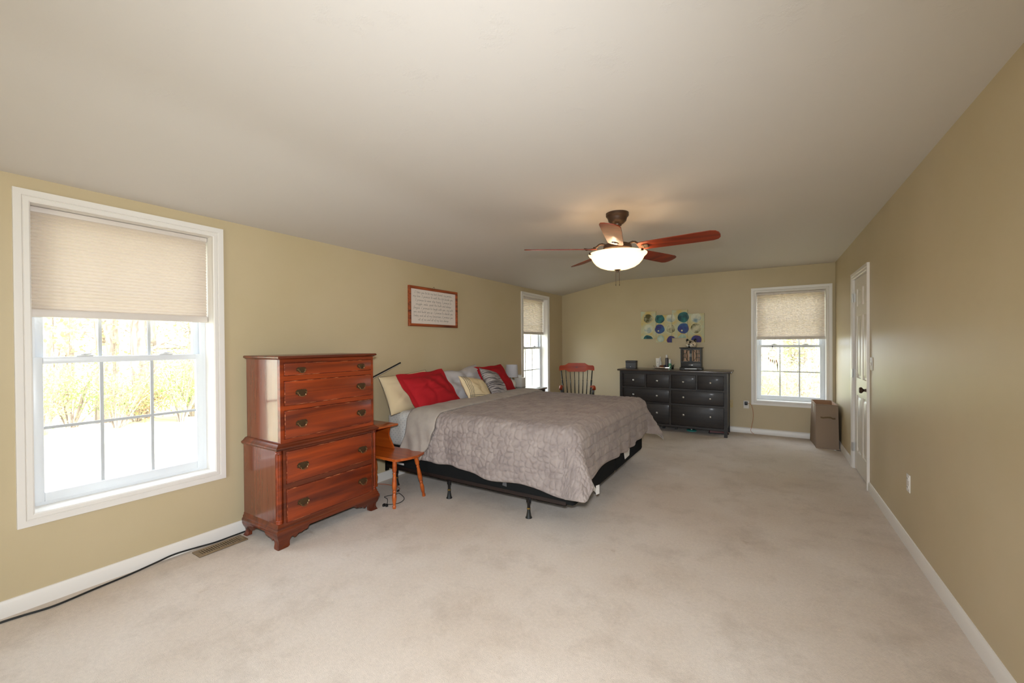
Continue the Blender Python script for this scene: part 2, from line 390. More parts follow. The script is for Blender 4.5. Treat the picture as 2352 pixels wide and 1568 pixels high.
def window(n, loc, rot, wd, z0, z1, c, sash=True):
    g = struct(empty('window_%d' % n, loc, rot))
    cp = [(0, 0), (0, -.010), (.006, -.015), (c*.40, -.015), (c*.46, -.011), (c*.52, -.017), (c*.9, -.021), (c, -.021), (c, 0)]
    MB().sweep([(0, z0), (0, z1), (wd, z1), (wd, z0)][::-1], cp, close=True, frame='xz').build('casing', 'trim_paint', g)
    mb = MB(); dp = .122
    mb.box(-J, 0, -.002, dp, z0-J, z1+J); mb.box(wd, wd+J, -.002, dp, z0-J, z1+J); mb.box(0, wd, -.002, dp, z1, z1+J)
    mb.build('jamb', 'trim_paint', g)
    MB().box(0, wd, -.002, dp, z0-J, z0).build('window_sill', 'trim_paint', g)
    mb = MB(); f = .030
    mb.box(-J, f, dp, TH, z0-J, z1+J); mb.box(wd-f, wd+J, dp, TH, z0-J, z1+J); mb.box(f, wd-f, dp, TH, z1-f, z1+J); mb.box(f, wd-f, dp, TH, z0-J, z0+.018)
    mb.build('window_frame', 'vinyl', g)
    zm = z0+.795
    for nm, a, b_, d0, st in (('lower_sash', z0+.018, zm+.018, dp-.004, .040), ('upper_sash', zm-.018, z1-f, dp+.028, .036)):
        mb = MB(); x0, x1 = (f-.012, wd-f+.012) if nm == 'lower_sash' else (f, wd-f)
        br = .048 if nm == 'lower_sash' else .036; tr = .036
        mb.box(x0, x0+st, d0, d0+.03, a, b_, bev=.003); mb.box(x1-st, x1, d0, d0+.03, a, b_, bev=.003)
        mb.box(x0+st, x1-st, d0, d0+.03, a, a+br, bev=.003); mb.box(x0+st, x1-st, d0, d0+.03, b_-tr, b_, bev=.003)
        s_ = mb.build(nm, 'vinyl', g)
        gx0, gx1, gz0, gz1 = x0+st, x1-st, a+br, b_-tr
        MB().box(gx0, gx1, d0+.010, d0+.014, gz0, gz1).build('pane', 'window_glass', s_, smooth=0)
        mb = MB()
        for k in (1, 2): x = gx0+(gx1-gx0)*k/3; mb.box(x-.008, x+.008, d0+.016, d0+.024, gz0, gz1)
        z = (gz0+gz1)/2; mb.box(gx0, gx1, d0+.0165, d0+.0235, z-.008, z+.008); mb.build('muntins', 'muntin', s_, smooth=0)
        if nm == 'lower_sash':
            for k in (.27, .73):
                x = wd*k; mb = MB(); mb.box(x-.035, x+.035, d0+.002, d0+.026, b_, b_+.008, bev=.002)
                mb.tube([(x-.012, d0+.014, b_+.012), (x+.028, d0+.010, b_+.015)], [.006, .004], 8); mb.lathe([(.011, .008), (.011, .016), (.006, .018)], (x-.008, d0+.014, b_), 12)
                mb.build('sash_lock', 'lock_metal', s_)
    return g
window(1, (XL, W1['y0'], 0), LROT, W1['y1']-W1['y0'], W1['z0'], W1['z1'], W1['c'])
window(2, (XL, W2['y0'], 0), LROT, W2['y1']-W2['y0'], W2['z0'], W2['z1'], W2['c'])
window(3, (W3['x0'], D, 0), FROT, W3['x1']-W3['x0'], W3['z0'], W3['z1'], W3['c'])
# glazed door added out of view behind the camera for soft front fill
g = struct(empty('window_4', (BX1, YB, 0), R(180)))
wd = BX1-BX0; mb = MB()
for x in (0, wd/2-.03, wd-.06): mb.box(x, x+.06, .05, .12, .06, BZ1)
mb.box(.06, wd-.06, .05, .12, .06, .14); mb.box(.06, wd-.06, .05, .12, BZ1-.08, BZ1); mb.build('window_frame', 'vinyl', g)
MB().box(.06, wd-.06, .08, .085, .14, BZ1-.08).build('pane', 'window_glass', g, smooth=0)

def shade(loc, rot, wd, ztop, zbot, label):
    g = tag(empty('cellular_shade', loc, rot), label, 'window shade', 'cellular shades in the windows')
    y = .086
    mb = MB(); mb.box(.004, wd-.004, y-.022, y+.022, ztop-.028, ztop, bev=.003); mb.box(wd-.05, wd-.012, y-.026, y-.02, ztop-.022, ztop-.008)
    mb.build('head_rail', 'shade_rail', g)
    n = int((ztop-.028-zbot-.04)/.0095); mb = MB(); za, zb = ztop-.028, zbot+.04
    mb.grid(lambda u, v: (u, y-.006+(.006 if v % 2 else -.006), za+(zb-za)*v/n), [.006, wd-.006], list(range(n+1)))
    mb.build('pleated_fabric', 'shade_fabric', g, smooth=0, fix=False)
    mb = MB(); mb.box(.004, wd-.004, y-.02, y+.022, zbot, zbot+.042, bev=.006)
    mb.build('bottom_rail', 'shade_rail', g)
    return g
shade((XL, W1['y0'], 0), LROT, W1['y1']-W1['y0'], 2.1125, 1.522, 'cream cellular shade in the large window left of the tall chest')
shade((XL, W2['y0'], 0), LROT, W2['y1']-W2['y0'], 2.1125, 1.510, 'cream cellular shade in the window beyond the white table lamp')
shade((W3['x0'], D, 0), FROT, W3['x1']-W3['x0'], 2.0785, 1.392, 'pinkish cream cellular shade in the far window above the hamper')

# door on the right wall: local x runs from the far side towards the camera
def door():
    g = struct(empty('door_1', (XR, DY0, 0), RROT)); W = DY0-DY1
    c = dc; cp = [(0, 0), (0, -.010), (.006, -.015), (c*.42, -.015), (c*.48, -.011), (c*.55, -.017), (c*.9, -.02), (c, -.02), (c, 0)]
    MB().sweep([(c, 0), (c, DZ-c), (W-c, DZ-c), (W-c, 0)][::-1], cp, frame='xz').build('casing', 'trim_paint', g)
    mb = MB(); mb.box(c-.009, c, -.001, .099, 0, DZ-c); mb.box(W-c, W-c+.009, -.001, .099, 0, DZ-c); mb.box(c, W-c, -.001, .099, DZ-c, DZ-c+.009); mb.build('jamb', 'trim_paint', g)
    x0, x1, z0, z1 = c+.003, W-c-.003, .012, DZ-c-.003; y0 = .008; w_ = x1-x0; st = .105; mid = .09
    mb = MB(); mb.box(x0, x1, y0+.012, y0+.035, z0, z1)
    zr = [(z0, z0+.20), (.80, .98), (1.62, 1.72), (z1-.11, z1)]
    pw = (w_-2*st-mid)/2
    for a, b_ in zr: mb.box(x0+st-.002, x1-st+.002, y0+.0005, y0+.0135, a, b_)
    for a in (x0, x1-st): mb.box(a, a+st, y0, y0+.014, z0, z1)
    mb.box(x0+st+pw, x0+st+pw+mid, y0+.001, y0+.0132, z0+.01, z1-.01)
    for a, b_ in ((zr[0][1], zr[1][0]), (zr[1][1], zr[2][0]), (zr[2][1], zr[3][0])):
        for p in (x0+st, x0+st+pw+mid):
            q = [(p+.022, a+.022), (p+pw-.022, a+.022), (p+pw-.022, b_-.022), (p+.022, b_-.022)]
            t = [(p+.05, a+.05), (p+pw-.05, a+.05), (p+pw-.05, b_-.05), (p+.05, b_-.05)]
            mb.rings([[(u, y0+.013, v) for u, v in q], [(u, y0+.002, v) for u, v in t]])
    s_ = mb.build('door_slab', 'door_paint', g, smooth=25)
    for z in (1.82, 1.018, .231):
        mb = MB(); mb.box(c-.026, c-.002, -.019, -.012, z-.045, z+.045); mb.tube([(c+.001, -.012, z-.047), (c+.001, -.012, z+.047)], .006, 10); mb.box(c+.003, c+.022, y0-.003, y0+.001, z-.045, z+.045)
        mb.build('hinge', 'nickel', g)
    T = Matrix.Translation((x1-.055, y0, .90)) @ Matrix.Rotation(R(90), 4, 'X')
    MB().lathe([(.031, 0), (.031, .006), (.014, .010), (.011, .03), (.015, .036), (.027, .044), (.029, .055), (.022, .066), (.0, .068)], T=T).build('door_knob', 'bronze', s_)
    return g
door()

# ------------------------------------------------------------------ outdoors
struct(MB().box(-90, 60, -60, 110, -.75, -.55).build('ground', 'lawn', smooth=0))
def tree_proto(kind, h, seed):
    rnd = random.Random(seed)
    g = empty(kind, (0, 0, 0))
    mb = MB(); lean = rnd.uniform(-.5, .5)
    P = [(lean*(k/6)**2+rnd.uniform(-.06, .06), rnd.uniform(-.06, .06), h*k/6) for k in range(7)]
    mb.tube(P, [.17*(1-k/7.2)+.015 for k in range(7)], 8); tips = []
    for k in range(16):
        f = rnd.uniform(.15, .97); i = min(int(f*6), 5); b0 = Vector(P[i]).lerp(Vector(P[i+1]), f*6-i); a = rnd.uniform(0, 2*PI); L = h*rnd.uniform(.12, .26)*(1.15-f*.6)
        e = b0+Vector((math.cos(a)*L, math.sin(a)*L, L*rnd.uniform(.1, .7))); mid = b0.lerp(e, .5)+Vector((0, 0, -.06*L))
        mb.tube([b0, mid, e], [.045*(1.1-f), .03*(1.1-f), .006], 5); tips += [mid, e]
        e2 = mid+Vector((rnd.uniform(-1, 1), rnd.uniform(-1, 1), rnd.uniform(0, .8)))*L*.5; mb.tube([mid, e2], [.02, .005], 4); tips.append(e2)
    mb.build('trunk', 'bark', g)
    mb = MB()
    for t in tips:
        for q in range(46):
            c = t+Vector((rnd.gauss(0, .34), rnd.gauss(0, .34), rnd.gauss(0, .26))); s_ = rnd.uniform(.03, .075)
            u = Vector((rnd.gauss(0, 1), rnd.gauss(0, 1), rnd.gauss(0, 1))).normalized(); v = u.orthogonal().normalized()
            mb.bm.faces.new([mb.bm.verts.new(c+x) for x in (u*s_, v*s_*.6, -u*s_, -v*s_*.6)]).material_index = int(rnd.random() < .25)
    mb.build('foliage', {'birch': ['leaf_yellow', 'leaf_green'], 'maple': ['leaf_yellow', 'leaf_rust'], 'poplar': ['leaf_green', 'leaf_yellow']}[kind], g, smooth=0, fix=False)
    return g
def copy_tree(o, parent=None):
    c = o.copy(); COL.objects.link(c)
    if parent: c.parent = parent
    for ch in list(o.children): copy_tree(ch, c)
    return c
protos = [tree_proto('birch', 9.5, 1), tree_proto('maple', 8, 2), tree_proto('poplar', 10.5, 3)]
used = [False]*3
spots = []
rnd = random.Random(11)
for k in range(24): spots.append((-13-rnd.uniform(0, 13), 1.0+11.0*(k+rnd.random())/24, 'w1'))
for k in range(6): d_ = rnd.uniform(9, 20); spots.append((-d_-3, (d_+3)*rnd.uniform(1.62, 2.05), 'w2'))
for k in range(13): y = rnd.uniform(15, 34); spots.append((y*(-.04+.16*(k+rnd.random())/13), y, 'w3'))
WHERE = {'w1': 'seen through the large left window across the lawn', 'w2': 'seen through the window behind the lamp', 'w3': 'seen through the far window over the hamper'}
NAME = {0: 'thin pale trunked tree with yellow leaves', 1: 'rust leaved tree with spreading branches', 2: 'tall light green leaved tree'}
for i, (x, y, z_) in enumerate(spots):
    k = i % 3
    o = protos[k] if not used[k] else copy_tree(protos[k])
    used[k] = True
    o.location = (x, y, -.56); o.rotation_euler = (0, 0, rnd.uniform(0, 6)); s_ = rnd.uniform(.8, 1.15); o.scale = (s_, s_, s_)
    tag(o, NAME[k]+' '+WHERE[z_], 'tree', 'trees outside '+z_.replace('w1', 'the large left window').replace('w2', 'the lamp window').replace('w3', 'the far window'))
def shrub(loc, s_, seed, mats, label, group='undergrowth outside the far window'):
    rnd = random.Random(seed); g = tag(empty('shrub', loc), label, 'shrub', group)
    mb = MB(); tips = []
    for k in range(16):
        a = rnd.uniform(0, 2*PI); e = Vector((math.cos(a)*rnd.uniform(.1, .8)*s_, math.sin(a)*rnd.uniform(.1, .8)*s_, rnd.uniform(.5, 1.5)*s_))
        mb.tube([(e.x*.1, e.y*.1, 0), e*.55+Vector((0, 0, .1)), e], [.02, .014, .005], 5); tips += [e*.6, e*.8, e]
    mb.build('stems', 'bark', g)
    mb = MB()
    for t in tips:
        for q in range(34):
            c = t+Vector((rnd.gauss(0, .16), rnd.gauss(0, .16), rnd.gauss(0, .14))); w_ = rnd.uniform(.018, .04)
            u = Vector((rnd.gauss(0, 1), rnd.gauss(0, 1), rnd.gauss(0, 1))).normalized(); v = u.orthogonal().normalized()
            mb.bm.faces.new([mb.bm.verts.new(c+x) for x in (u*w_, v*w_*.6, -u*w_, -v*w_*.6)]).material_index = int(rnd.random() < .3)
    mb.build('foliage', mats, g, smooth=0, fix=False)
for k in range(9):
    y = 10.2+k*1.15; shrub((y*(-.03+.15*((k*5) % 9)/9), y, -.56), rnd.uniform(.8, 1.25), 40+k, [['leaf_green', 'leaf_yellow'], ['leaf_rust', 'leaf_yellow'], ['leaf_yellow', 'leaf_rust']][k % 3],
        ['leafy green shrub', 'rusty brown shrub', 'yellow leaved shrub'][k % 3]+' low outside the far window over the hamper')

# ------------------------------------------------------------------ tall chest of drawers
def chest():
    g = tag(empty('chest_of_drawers', (-2.738, 1.473, 0), LROT), 'tall worn mahogany chest of drawers with brass pulls against the left wall', 'chest of drawers')
    W, Dp = .850, .462          # over the feet
    # lower case
    mb = MB(); c0, c1 = .022, W-.022; f = .018
    mb.box(c0, c0+.016, f+.03, Dp, .13, .66); mb.build('side_panel', 'mahogany_side', g)
    MB().box(c1-.016, c1, f+.03, Dp, .13, .66).build('side_panel', 'mahogany_side', g)
    MB().box(c0+.02, c1-.02, Dp-.012, Dp-.001, .1, .66).build('back_panel', 'mahogany_dark', g)
    mb = MB()
    mb.box(c0+.02, c1-.02, f+.012, f+.05, .13, .68)          # carcass front behind drawers
    mb.box(c0+.052, c1-.052, f-.004, f+.05, .390, .423); mb.box(c0+.052, c1-.052, f-.004, f+.05, .644, .672); mb.box(c0+.052, c1-.052, f-.004, f+.05, .13, .163)
    mb.box(c0+.034, c0+.052, f-.004, f+.05, .13, .672); mb.box(c1-.052, c1-.034, f-.004, f+.05, .13, .672)
    mb.build('front_frame', 'mahogany_dark', g)
    for x in (c0+.016, c1-.016):                             # fluted quarter columns
        mb = MB(); n = 40
        rg = []
        for z in (.185, .19, .63, .635):
            rg.append([(x+(.0185-.0032*(.5+.5*math.cos(k*2*PI/n*10)))*math.cos(k*2*PI/n), f+.017+(.0185-.0032*(.5+.5*math.cos(k*2*PI/n*10)))*math.sin(k*2*PI/n), z) for k in range(n)])
        mb.rings(rg)
        for z in (.165, .632): mb.lathe([(.018, 0), (.0205, .003), (.0205, .009), (.018, .012), (.0205, .016), (.0205, .024), (.018, .028)], (x, f+.017, z), 20)
        mb.build('fluted_column', 'mahogany', g, smooth=60)
    # upper case
    u0, u1, fu = .047, W-.040, .028
    for a in (u0, u1-.02): MB().box(a, a+.02, fu+.03, Dp, .695, 1.262).build('upper_side_panel', 'mahogany_side', g)
    mb = MB(); mb.box(u0+.02, u1-.02, fu+.01, fu+.04, .695, 1.262)
    for a, b_ in ((.695, .724), (.917, .949), (1.118, 1.151), (1.239, 1.262)): mb.box(u0+.024, u1-.024, fu-.001, fu+.03, a, b_)
    for a, b_ in ((u0, u0+.024), (u1-.024, u1)): mb.box(a, b_, fu-.001, fu+.03, .695, 1.262)
    mb.build('upper_front_frame', 'mahogany', g)
    mb = MB(); mb.sweep([(u0, Dp), (u0, fu), (u1, fu), (u1, Dp)], [(-.05, 1.262), (.006, 1.262), (.012, 1.268), (.020, 1.272), (.022, 1.280), (.016, 1.287), (-.05, 1.287)], cap=True)
    mb.box(u0+.02, u1-.02, fu+.02, Dp-.001, 1.264, 1.2868); mb.build('top', 'mahogany_dark', g)
    # waist moulding and base moulding
    mb = MB(); mb.sweep([(c0, Dp), (c0, f), (c1, f), (c1, Dp)], [(-.05, .655), (.004, .655), (.012, .662), (.016, .668), (.016, .676), (.006, .682), (-.004, .692), (-.010, .700), (-.022, .704), (-.05, .704)])
    mb.box(c0+.03, c1-.03, f+.03, Dp-.001, .66, .70); mb.build('waist_moulding', 'mahogany_dark', g)
    mb = MB(); mb.sweep([(c0, Dp), (c0, f), (c1, f), (c1, Dp)], [(-.04, .10), (.014, .10), (.018, .112), (.016, .125), (.010, .132), (.010, .142), (.004, .150), (.003, .162), (-.002, .168), (-.04, .168)])
    mb.build('base_moulding', 'mahogany_dark', g)
    # scalloped bracket feet with an ogee face; u runs from the corner along the side
    U = [0, .03, .060, .074, .078, .084, .092, .100, .108, .114, .122, .130, .140, .150, .160, .168, .178, .190, .200, .206, .212]
    Z = [0, 0, .001, .008, .034, .054, .062, .060, .048, .044, .046, .058, .066, .064, .062, .070, .074, .072, .076, .090, .101]
    ogee = [(0, .012), (.012, .006), (.03, .000), (.05, .002), (.07, .012), (.09, .017), (.102, .016)]
    def og(z):
        for (a, p), (b_, q) in zip(ogee, ogee[1:]):
            if z <= b_: return p+(q-p)*(z-a)/(b_-a)
        return ogee[-1][1]
    def bracket(mb, origin, du, dn, length=1.0):
        """du: direction along the case, dn: outward normal (2D)"""
        front, back = [], []
        for u, zb in zip(U, Z):
            col, colb = [], []
            for k in range(9):
                z = zb+(.104-zb)*k/8; o = og(z)-.006; uu = u*length-o*max(0, 1-u/.06)
                p = Vector(origin)+Vector(du)*uu+Vector(dn)*o; q = Vector(origin)+Vector(du)*max(u*length, .0)+Vector(dn)*(-.026)
                col.append((p.x, p.y, z)); colb.append((q.x, q.y, z))
            front.append(col); back.append(colb)
        rg = [a+b_[::-1] for a, b_ in zip(front, back)]; mb.rings(rg)
    pts = {'l': (c0, f), 'r': (c1, f)}
    for nm in 'lr':
        mb = MB(); s_ = 1 if nm == 'l' else -1
        bracket(mb, pts[nm], (s_, 0), (0, -1)); bracket(mb, pts[nm], (0, 1), (-s_, 0), .72)
        mb.build('bracket_foot', 'mahogany_dark', g, smooth=40)
        mb = MB(); bracket(mb, (pts[nm][0], Dp), (0, -1), (-s_, 0), .72); mb.build('bracket_foot', 'mahogany_dark', g, smooth=40)
    mb = MB(); mb.box(c0+.21, c1-.21, f+.0, f+.02, .098, .106); mb.build('apron', 'mahogany_dark', g)
    # drawers with batwing pulls
    wing = [(0, .026), (.006, .020), (.013, .024), (.020, .019), (.026, .024), (.036, .017), (.043, .008), (.040, .0), (.044, -.007), (.036, -.012), (.028, -.010), (.022, -.020), (.010, -.024), (0, -.028)]
    wing = wing+[(-x, z) for x, z in wing[::-1][1:-1]]
    def pull(d, x, y, z, s_):
        mb = MB(); mb.prism([(x+a*s_, z+b_*s_) for a, b_ in wing], y-.0025, y+.001, 'xz')
        for k in (-1, 1): mb.lathe([(.0055, 0), (.0055, .006), (.004, .012), (0, .013)], seg=10, mi=1, T=Matrix.Translation((x+k*.03*s_, y-.001, z+.004*s_)) @ Matrix.Rotation(R(90), 4, 'X'))
        bail = [(x+a*s_, y-.012-b_, z+c*s_) for a, b_, c in ((-.033, -.002, .006), (-.031, .002, -.004), (-.022, .004, -.010), (-.020, .005, -.020), (0, .006, -.026), (.020, .005, -.020), (.022, .004, -.010), (.031, .002, -.004), (.033, -.002, .006))]
        mb.tube(catmull(bail, 3), .0028, 6, mi=1)
        mb.build('drawer_pull', ['antique_brass', 'bail_brass'], d)
    def drawer(x0, x1, z0, z1, y, zs, s_):
        mb = MB(); mb.box(x0+.002, x1-.002, y-.010, y+.03, z0+.002, z1-.002, bev=.0035, bmi=1)
        d = mb.build('drawer', ['mahogany', 'worn_wood'], g)
        for x in (.190, .685): pull(d, x, y-.010, zs, s_)
    drawer(.0745, W-.0745, .163, .390, f, .272, 1.0); drawer(.0745, W-.0745, .423, .644, f, .526, 1.0)
    drawer(u0+.024, u1-.024, .724, .917, fu, .818, 1.0); drawer(u0+.024, u1-.024, .949, 1.118, fu, 1.030, 1.0); drawer(u0+.024, u1-.024, 1.151, 1.239, fu, 1.188, .82)
    return g
chest()

# ------------------------------------------------------------------ step table beside the bed
def turned(mb, a, b_, prof, seg=14, mi=0):
    a, b_ = Vector(a), Vector(b_); z = (b_-a).normalized(); q = z.to_track_quat('Z', 'Y').to_matrix().to_4x4(); L = (b_-a).length
    mb.lathe([(r, t*L) for t, r in prof], seg=seg, mi=mi, T=Matrix.Translation(a) @ q)
LEG = [(0, .011), (.01, .014), (.05, .015), (.07, .011), (.09, .012), (.16, .016), (.24, .018), (.30, .014), (.32, .011), (.34, .016), (.36, .016), (.38, .012), (.40, .016), (.46, .019), (.56, .018), (.66, .014), (.69, .012), (.71, .015), (.73, .015), (.75, .012), (.78, .017), (.82, .019), (1, .018)]
def step_table():
    g = tag(empty('step_table', (-2.88, 2.525, 0)), 'orange maple step table with turned legs between chest and bed', 'side table')
    x0, x1, y0, y1 = -.30, .275, -.165, .150; zt = .412
    poly = [(x0, y0), (x1+.008, y0)]+[(x1+.008+.045*math.sin(PI*k/10)+(.03*k/10-.008), y0+(y1-y0)*k/10) for k in range(1, 10)]+[(x1+.03, y1), (x0, y1)]
    mb = MB(); mb.prism(poly, zt-.02, zt, 'xy'); bmesh.ops.bevel(mb.bm, geom=mb.bm.edges[:], offset=.004, segments=2, affect='EDGES'); mb.build('lower_top', 'maple_orange', g)
    mb = MB(); mb.box(x0, .032, y0-.005, .102, .627, .645, bev=.005); mb.build('upper_shelf', 'maple_orange', g)
    prof = [(x0+.02, zt), (-.005, zt), (-.018, zt+.03), (-.045, zt+.065), (-.072, zt+.10), (-.080, zt+.13), (-.072, zt+.17), (-.05, .627), (x0+.02, .627)]
    for yy in (.080, y0+.012):
        mb = MB(); mb.prism(prof, yy, yy+.016, 'xz'); bmesh.ops.bevel(mb.bm, geom=mb.bm.edges[:], offset=.003, segments=2, affect='EDGES'); mb.build('side_panel', 'maple_orange', g)
    mb = MB(); mb.box(x0+.02, x0+.032, y0+.03, .079, zt, .627); mb.build('back_panel', 'maple_orange', g)
    for (bx, by), (tx, ty) in ((( .251, -.151), (.243, -.135)), ((.264, .184), (.262, .085)), ((-.30, -.15), (-.27, -.13)), ((-.31, .135), (-.27, .09))):
        mb = MB(); turned(mb, (bx, by, 0), (tx, ty, zt-.015), LEG); mb.build('leg', 'maple_orange', g)
step_table()
def led_lamp():
    g = tag(empty('led_lamp', (-3.06, 2.43, .645)), 'slim black lamp with bar head rising from behind the tall chest', 'lamp')
    mb = MB(); mb.lathe([(.05, 0), (.05, .012), (.046, .016), (0, .017)], (0, 0, 0), 20); mb.build('base', 'black_plastic', g)
    mb = MB(); mb.tube([(0, 0, .015), (-.04, .02, .20), (-.08, .06, .375)], .009, 10); mb.build('stem', 'black_plastic', g)
    a, b_ = Vector((-.085, .05, .365)), Vector((-.125, .54, .523)); d = (b_-a); L = d.length
    q = d.to_track_quat('X', 'Z').to_matrix().to_4x4(); T = Matrix.Translation(a) @ q @ Matrix.Rotation(R(-28), 4, 'X')
    mb = MB(); mb.box(0, L, -.016, .016, -.007, .008, bev=.004, T=T); h = mb.build('lamp_head', 'black_plastic', g)
    MB().box(.01, L-.02, -.012, .012, -.0095, -.006, T=T).build('diffuser', 'white_plastic', h)
led_lamp()

# ------------------------------------------------------------------ bed
BX_, BY0, BY1 = (-3.20, -1.20), 2.79, 4.72
def bed():
    g = tag(empty('bed_frame', (-2.2, (BY0+BY1)/2, 0)), 'low dark metal bed frame on black glide legs under the big bed', 'bed frame')
    hy = (BY1-BY0)/2
    mb = MB()
    for y in (-hy, hy):
        s_ = 1 if y < 0 else -1
        mb.box(-1.0, .93, y, y+.004*s_, .152, .190); mb.box(-1.0, .93, y, y+.035*s_, .152, .156)
    for x in (-.8, -.19, .62): mb.box(x-.016, x+.016, -hy+.004, hy-.004, .150, .156)
    mb.build('side_rails', 'frame_rail', g)
    for x in (-.85, -.192, .614):
        for y in (-hy-.0, 0, hy):
            mb = MB(); c = (x, y+(.0 if y <= 0 else 0), 0)
            mb.lathe([(.026, 0), (.026, .004), (.020, .014), (.014, .05), (.012, .068)], c, 18); l_ = mb.build('leg', 'black_rubber', g)
            MB().lathe([(.0125, .068), (.0145, .070), (.0145, .078), (.0125, .080)], c, 16).build('collar', 'brass_ring', l_)
            mb = MB(); mb.lathe([(.0115, .079), (.0115, .150)], c, 14); mb.box(x-.020, x+.020, y-.006, y+.006, .118, .160, bev=.004); mb.build('bracket', 'black_metal', l_)
    for x in (-.99,):
        mb = MB(); mb.box(x-.012, x, -hy-.01, -hy+.03, .12, .24)
        mb.build('headboard_bracket', 'black_metal', g)
    # two box springs side by side
    for k, (a, b_) in enumerate(((BY0, 3.752), (3.758, BY1))):
        s_ = tag(empty('box_spring', (-2.2, (a+b_)/2, .157)), ['black box spring on the near side of the bed behind the step table', 'black box spring on the far side of the bed with a torn white patch'][k], 'box spring')
        h = (b_-a)/2
        mb = MB(); mb.box(-1.0, 1.0, -h, h, 0, .225, bev=.028); mb.build('cover', 'black_fabric', s_)
        if k == 0:
            mb = MB(); mb.box(-.852, -.752, -h-.002, -h, .048, .066); mb.build('label', 'white_cloth', s_)
            mb = MB(); mb.prism([(.37, .055), (.412, .05), (.408, .10), (.380, .105)], -h-.0015, -h, 'xz'); mb.build('sticker', 'box_grey', s_)
            mb = MB(); T = Matrix.Translation((1.002, -.07, 0))
            mb.prism([(-.20, .10), (-.12, .145), (-.02, .04), (.055, -.03), (.045, -.045), (-.03, .01), (-.16, .01)], 0, .004, 'yz', T=T); mb.build('torn_flap', 'white_cloth', s_)
        else:
            yc = (a+b_)/2
            mb = MB(); mb.prism([(4.160-yc, .200), (4.200-yc, .115), (4.186-yc, .058), (4.040-yc, .052), (3.998-yc, .145)], 1.0, 1.003, 'yz'); mb.build('torn_patch', 'white_cloth', s_)
    # mattress with patterned sheet
    me = tag(empty('mattress', (-2.215, (BY0+BY1)/2, .382)), 'thick mattress in a white fitted sheet with small grey dots', 'mattress')
    hx, hy, H = 1.0, (BY1-BY0)/2, .331; mb = MB(); rd = .075
    rnd = random.Random(3)
    def prof(t):   # around the section: from bottom up and over the top
        return t
    nu = 150; per = []
    def outline(off):
        pts = []; a, b_ = hx-off, hy-off; r = .09
        for cx_, cy_, a0 in ((a-r, b_-r, 0), (-a+r, b_-r, 90), (-a+r, -b_+r, 180), (a-r, -b_+r, 270)):
            for k in range(7): t = R(a0+15*k); pts.append((cx_+r*math.cos(t), cy_+r*math.sin(t)))
        out = []
        for i in range(len(pts)):
            p, q = Vector(pts[i]), Vector(pts[(i+1) % len(pts)]); m_ = max(1, int((q-p).length/.025))
            for k in range(m_): out.append(p.lerp(q, k/m_))
        return out
    base_ = outline(0); n = len(base_)
    dist = [0]
    for i in range(1, n): dist.append(dist[-1]+(base_[i]-base_[i-1]).length)
    levels = [(.02, .0), (.004, .02), (0, .06)]+[(0, .06+.03*k) for k in range(1, 8)]+[(rd*(1-math.cos(R(a_))), H-rd+rd*math.sin(R(a_))) for a_ in (15, 35, 55, 75, 90)]+[(.3, H), (.6, H+.004)]
    ul = mb.bm.loops.layers.uv.verify(); rows = []
    for off, z in levels:
        row = []
        for i, p in enumerate(base_):
            sx = 1-off/hx; sy = 1-off/hy; wv = 0
            if z > .02 and z < H-.01: wv = .0075*math.sin(dist[i]*55+z*9+2*math.sin(dist[i]*7))*(.5+.5*math.sin(dist[i]*3.1))
            nrm = Vector((p.x/hx**1, p.y/hy**1)).normalized()
            row.append(mb.bm.verts.new((p.x*sx+nrm.x*wv, p.y*sy+nrm.y*wv, z)))
        rows.append(row)
    vcoord = [0]
    for (o1, z1), (o2, z2) in zip(levels, levels[1:]): vcoord.append(vcoord[-1]+math.hypot(o2-o1, z2-z1))
    for i in range(len(rows)-1):
        for j in range(n):
            k = (j+1) % n; f = mb.bm.faces.new([rows[i][j], rows[i][k], rows[i+1][k], rows[i+1][j]])
            dj = dist[j]; dk = dist[k] if k else dist[j]+.02
            for lp, uv in zip(f.loops, ((dj, vcoord[i]), (dk, vcoord[i]), (dk, vcoord[i+1]), (dj, vcoord[i+1]))): lp[ul].uv = uv
    f = mb.bm.faces.new(rows[-1]); mb.bm.faces.new(rows[0][::-1])
    mb.build('fitted_sheet', 'sheet', me, smooth=60)
bed()

def hash2(i, j, k=0):
    v = math.sin(i*127.1+j*311.7+k*74.7)*43758.5453; return v-math.floor(v)
def vnoise(x, y, k=0):
    i, j = math.floor(x), math.floor(y); fx, fy = x-i, y-j; fx = fx*fx*(3-2*fx); fy = fy*fy*(3-2*fy)
    a, b_ = hash2(i, j, k), hash2(i+1, j, k); c, d = hash2(i, j+1, k), hash2(i+1, j+1, k)
    return a+(b_-a)*fx+(c-a)*fy+(a-b_-c+d)*fx*fy
def cobble(x, y):
    i, j = math.floor(x), math.floor(y); f1 = f2 = 9
    for p in (-1, 0, 1):
        for q in (-1, 0, 1):
            d = math.hypot(i+p+.15+.7*hash2(i+p, j+q, 3)-x, j+q+.15+.7*hash2(i+p, j+q, 8)-y)
            if d < f1: f1, f2 = d, f1
            elif d < f2: f2 = d
    return min(1, (f2-f1)*2.2)**.6
